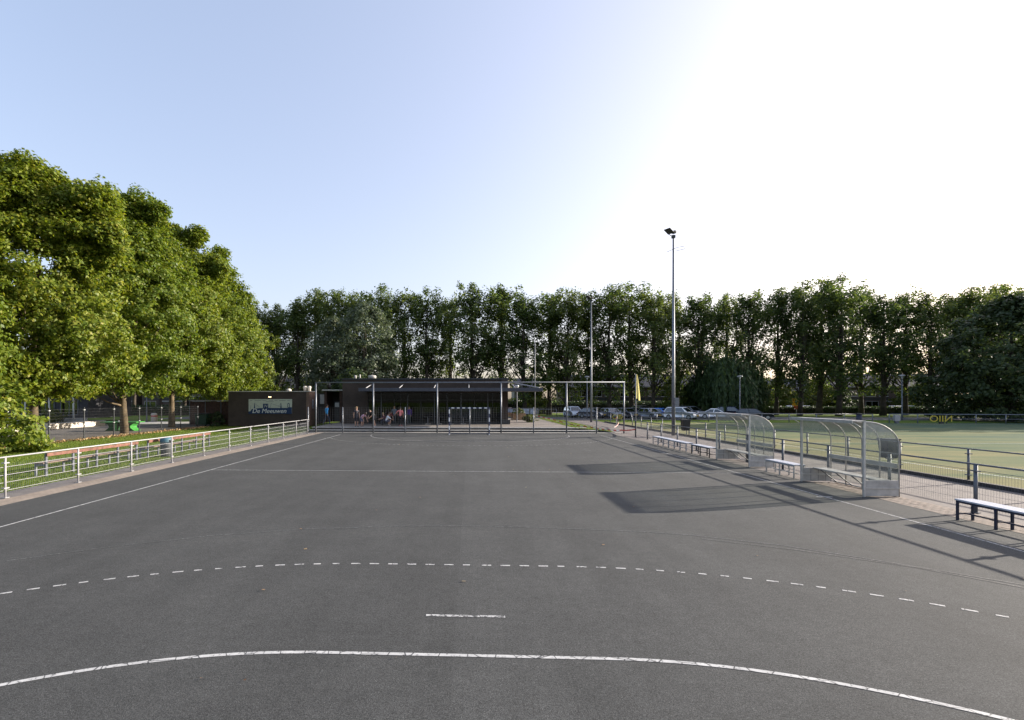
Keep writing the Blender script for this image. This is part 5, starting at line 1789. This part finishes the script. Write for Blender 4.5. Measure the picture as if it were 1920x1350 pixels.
def dome_tree(name, label, loc, H, Rx, zb, seed, mat, n, per, ls, prof=PROFILE_DOME, group=None, bark='bark_dark', shell=0.35, cl=(0.7, 1.2)):
    rng = np.random.RandomState(seed)
    r = thing(name, label, 'tree' if H > 5 else 'shrub', loc, 0, group)
    C = crown_clumps(n, zb, H * 0.96, Rx, prof, rng, shell=shell)
    k = min(1.0, Rx / 4)
    Rc = rng.uniform(cl[0], cl[1], size=(n, 3)) * np.array([1, 1, .7]) * k
    P, N = clump_leaves(C, Rc, per, rng, np.array([0, 0, H * 0.35]), 0.35)
    P[:, 2] = np.maximum(P[:, 2], 0.03)
    leaf_mesh('crown', P, N, ls, rng, mat, r)
    limbs = [((C[i][0] * .85, C[i][1] * .85, C[i][2]), C[i][2] * rng.uniform(.25, .5)) for i in rng.choice(n, min(18, n), replace=False)]
    wood('trunk', H, 0.022 * H + 0.02, limbs, rng, bark, r, 0.02 * H)
    return r


def weeping(label, loc, H, Rx, seed, mat, ns=520, per=24, low=0.7):
    rng = np.random.RandomState(seed)
    r = thing('weeping_willow', label, 'tree', loc)
    t = rng.uniform(0.0, 1, ns)
    a = rng.uniform(0, 6.283, ns)
    el = np.arccos(rng.uniform(0.0, 1, ns))
    lob = 1 + 0.20 * np.sin(3 * a + 1) + 0.13 * np.sin(8 * a) + 0.08 * rng.normal(size=ns)
    sx, sy = Rx * np.sin(el) * np.cos(a) * lob, Rx * np.sin(el) * np.sin(a) * lob
    sz = H * 0.45 + (H * 0.55) * np.cos(el) * (1 + 0.14 * np.sin(5 * a) * np.sin(el) + 0.05 * rng.normal(size=ns))
    ln = rng.uniform(0.35, 1.0, ns) * (sz - low)
    u = rng.uniform(0, 1, (ns, per))
    P = np.stack([sx[:, None] + 0.10 * rng.normal(size=u.shape) + 0.12 * u * sx[:, None] * (1 - u), sy[:, None] + 0.10 * rng.normal(size=u.shape), sz[:, None] - ln[:, None] * u], 2).reshape(-1, 3)
    N = np.stack([np.repeat(sx, per), np.repeat(sy, per), np.full(ns * per, 0.8)], 1) / Rx + rng.normal(size=P.shape) * 0.5
    leaf_mesh('crown', P, N, 0.36, rng, mat, r, 'simple', 1.9, 0.75)
    limbs = [((sx[i] * .9, sy[i] * .9, sz[i]), H * 0.3) for i in range(16)]
    wood('trunk', H, 0.4, limbs, rng, 'bark_dark', r, 0.3, 0.7)


weeping('weeping willow with hanging dark green curtain behind the farther dugout', (41.2, 84.5, 0), 9.2, 4.9, 3, 'willow_leaf', 900, 30, 0.6)
dome_tree('silver_willow', 'grey-green rounded willow tree rising behind the clubhouse ventilator', (-15.6, 76, 0), 17.6, 5.4, 4.5, 21, 'grey_leaf', 300, 40, 0.34, group='grey-green willows behind the clubhouse')
dome_tree('silver_willow', 'lower grey-green willow just left of the clubhouse, above the porch', (-20.8, 78, 0), 15.5, 4.2, 4.0, 22, 'grey_leaf', 220, 40, 0.36, group='grey-green willows behind the clubhouse')
dome_tree('big_tree', 'big dense dark tree at the right picture edge', (67.5, 67.5, 0), 16.0, 7.8, 0.4, 31, 'dark_leaf', 620, 52, 0.42, group='big dark trees at the right')
dome_tree('big_tree', 'dense dark tree just behind the biggest one, over the far railing', (73.5, 77, 0), 14.0, 5.6, 0.4, 32, 'dark_leaf', 380, 46, 0.40, group='big dark trees at the right')
dome_tree('big_tree', 'dark tree cut off by the right picture edge', (79.0, 65.0, 0), 17.0, 7.5, 0.4, 33, 'dark_leaf', 480, 46, 0.45, group='big dark trees at the right')

SH = 'shrubs and small trees'
dome_tree('shrub', 'leafy plane shrub at the left edge in front of the black mesh fence', (-24.3, 25.8, 0), 4.2, 2.3, 0.0, 51, 'plane_leaf', 120, 44, 0.24, group=SH)
dome_tree('shrub', 'dark green bush beside the waste container', (-26.0, 52.3, 0), 1.5, 0.8, 0.0, 52, 'dark_leaf', 60, 30, 0.14, group=SH)
dome_tree('shrub', 'green bush tree between porch and clubhouse roof', (-14.2, 62, 0), 6.6, 2.6, 1.4, 53, 'dark_leaf', 130, 40, 0.26, group=SH)
dome_tree('shrub', 'sunlit young tree under the canopy end, right of the clubhouse', (11.6, 92, 0), 5.0, 2.0, 0.6, 54, 'bush_leaf', 90, 36, 0.28, group=SH)
dome_tree('shrub', 'low flowering bush in a tub on the lit terrace', (6.2, 54.3, TZ), 0.75, 0.75, 0.08, 55, 'bush_leaf', 60, 30, 0.11, group=SH)
dome_tree('shrub', 'low shrubs growing in the tan planter', (5.7, 60.6, TZ + 0.6), 0.75, 0.7, 0.05, 56, 'bush_leaf', 50, 24, 0.12, group=SH)
dome_tree('shrub', 'bright yellow-green bush in front of the blue-roofed houses', (68.5, 118, 0), 6.5, 4.2, 0.3, 57, 'bush_leaf', 150, 36, 0.42, group=SH)
dome_tree('shrub', 'yellow-green bush right of the orange sign', (73.5, 112, 0), 6.2, 3.6, 0.3, 58, 'bush_leaf', 140, 34, 0.40, group=SH)
dome_tree('shrub', 'dark conifer-like bush left of the orange sign', (76.5, 110, 0), 6.0, 2.2, 0.2, 59, 'dark_leaf', 110, 34, 0.36, group=SH)
dome_tree('shrub', 'yellowish sunlit shrub before the dark brick house at the far right', (92.5, 111, 0), 5.6, 4.2, 0.3, 60, 'bush_leaf', 160, 36, 0.40, group=SH)
dome_tree('shrub', 'yellowish shrub under the plane trees before the school building', (-47.5, 56.9, 0), 1.6, 1.5, 0.0, 61, 'bush_leaf', 70, 30, 0.18, group=SH)
dome_tree('shrub', 'sunlit leafy branch bush left of the willow', (33.8, 88, 0), 6.2, 2.2, 1.0, 62, 'bush_leaf', 90, 32, 0.30, group=SH)


def hedge(label, x0, x1, y, w, h, seed, mat='dark_leaf', n=5000, ls=0.28):
    rng = np.random.RandomState(seed)
    r = thing('hedge', label, 'hedge', (x0, y, 0))
    P = np.stack([rng.uniform(0, x1 - x0, n), rng.uniform(-w / 2, w / 2, n), h * rng.uniform(0, 1, n) ** 0.6 * (1 + 0.12 * np.sin(np.linspace(0, 40, n)))], 1)
    N = rng.normal(size=(n, 3)) * .6 + np.array([0, -.5, .5])
    leaf_mesh('foliage', P, N, ls, rng, mat, r)
    MB().b2((0.2, -w / 4, 0), (x1 - x0 - 0.2, w / 4, h * 0.7)).build('twig_core', 'bark_dark', r)


hedge('long low dark hedge under the far tree row at the right', 45, 100, 101.5, 1.2, 1.3, 71, 'dark_leaf', 14000)
hedge('dark garden hedge in front of the brown terraced houses', 13, 58, 112, 1.6, 2.2, 72, 'dark_leaf', 13000)
hedge('dark hedge behind the barrier rail past the clubhouse', -4, 15, 97, 2.0, 2.6, 73, 'dark_leaf', 8000, 0.32)
hedge('dark hedge behind the school yard lawn', -80, -32, 86, 1.8, 1.6, 74, 'dark_leaf', 9000, 0.32)

# ------------------------------------------------------------------ grass blades and fallen leaves
rng = np.random.RandomState(9)
n = 70000
gx = -13.72 - rng.uniform(0, 1, n) ** 1.2 * 12.3
gy = 11 + rng.uniform(0, 1, n) ** 1.3 * 40
hh = rng.uniform(0.03, 0.085, n)
a = rng.uniform(0, 6.283, n)
wv = 0.012
V = np.empty((n, 3, 3), np.float32)
V[:, 0] = np.stack([gx - wv * np.cos(a), gy - wv * np.sin(a), np.full(n, -0.02)], 1)
V[:, 1] = np.stack([gx + wv * np.cos(a), gy + wv * np.sin(a), np.full(n, -0.02)], 1)
V[:, 2] = np.stack([gx + rng.normal(0, .03, n), gy + rng.normal(0, .03, n), hh - 0.02], 1)
tag(np_mesh('grass', V.reshape(-1, 3), np.arange(n * 3).reshape(-1, 3), 'blade'), 'short mown grass of the lawn behind the white railing', 'grass', kind='stuff')
n = 16000
gx = rng.uniform(8.6, 12.0, n)
gy = rng.uniform(44, 66, n)
zz = np.clip(0.35 - (gx - 8.8) * 0.10, 0.03, 0.345)
ok = gx > 8.9 - (gy - 45) * 0.025
gx, gy, zz = gx[ok], gy[ok], zz[ok]
n = len(gx)
a = rng.uniform(0, 6.283, n)
V = np.empty((n, 3, 3), np.float32)
V[:, 0] = np.stack([gx - .016 * np.cos(a), gy - .016 * np.sin(a), zz - 0.02], 1)
V[:, 1] = np.stack([gx + .016 * np.cos(a), gy + .016 * np.sin(a), zz - 0.02], 1)
V[:, 2] = np.stack([gx + rng.normal(0, .03, n), gy + rng.normal(0, .03, n), zz + rng.uniform(0.04, 0.10, n)], 1)
tag(np_mesh('grass', V.reshape(-1, 3), np.arange(n * 3).reshape(-1, 3), 'blade'), 'bright grass on the wedge between terrace and brick path', 'grass', kind='stuff')
n = 1500
P = np.stack([-25.9 + rng.normal(0, .28, n) - np.abs(rng.normal(0, .2, n)), rng.uniform(24, 50, n), rng.uniform(0.0, 0.10, n)], 1)
tag(leaf_mesh('leaves', P, rng.normal(size=(n, 3)) * .5 + np.array([0.3, 0, .8]), 0.14, rng, 'dry_leaf', None), 'dry brown leaves heaped along the foot of the black mesh fence', 'leaves', kind='stuff')
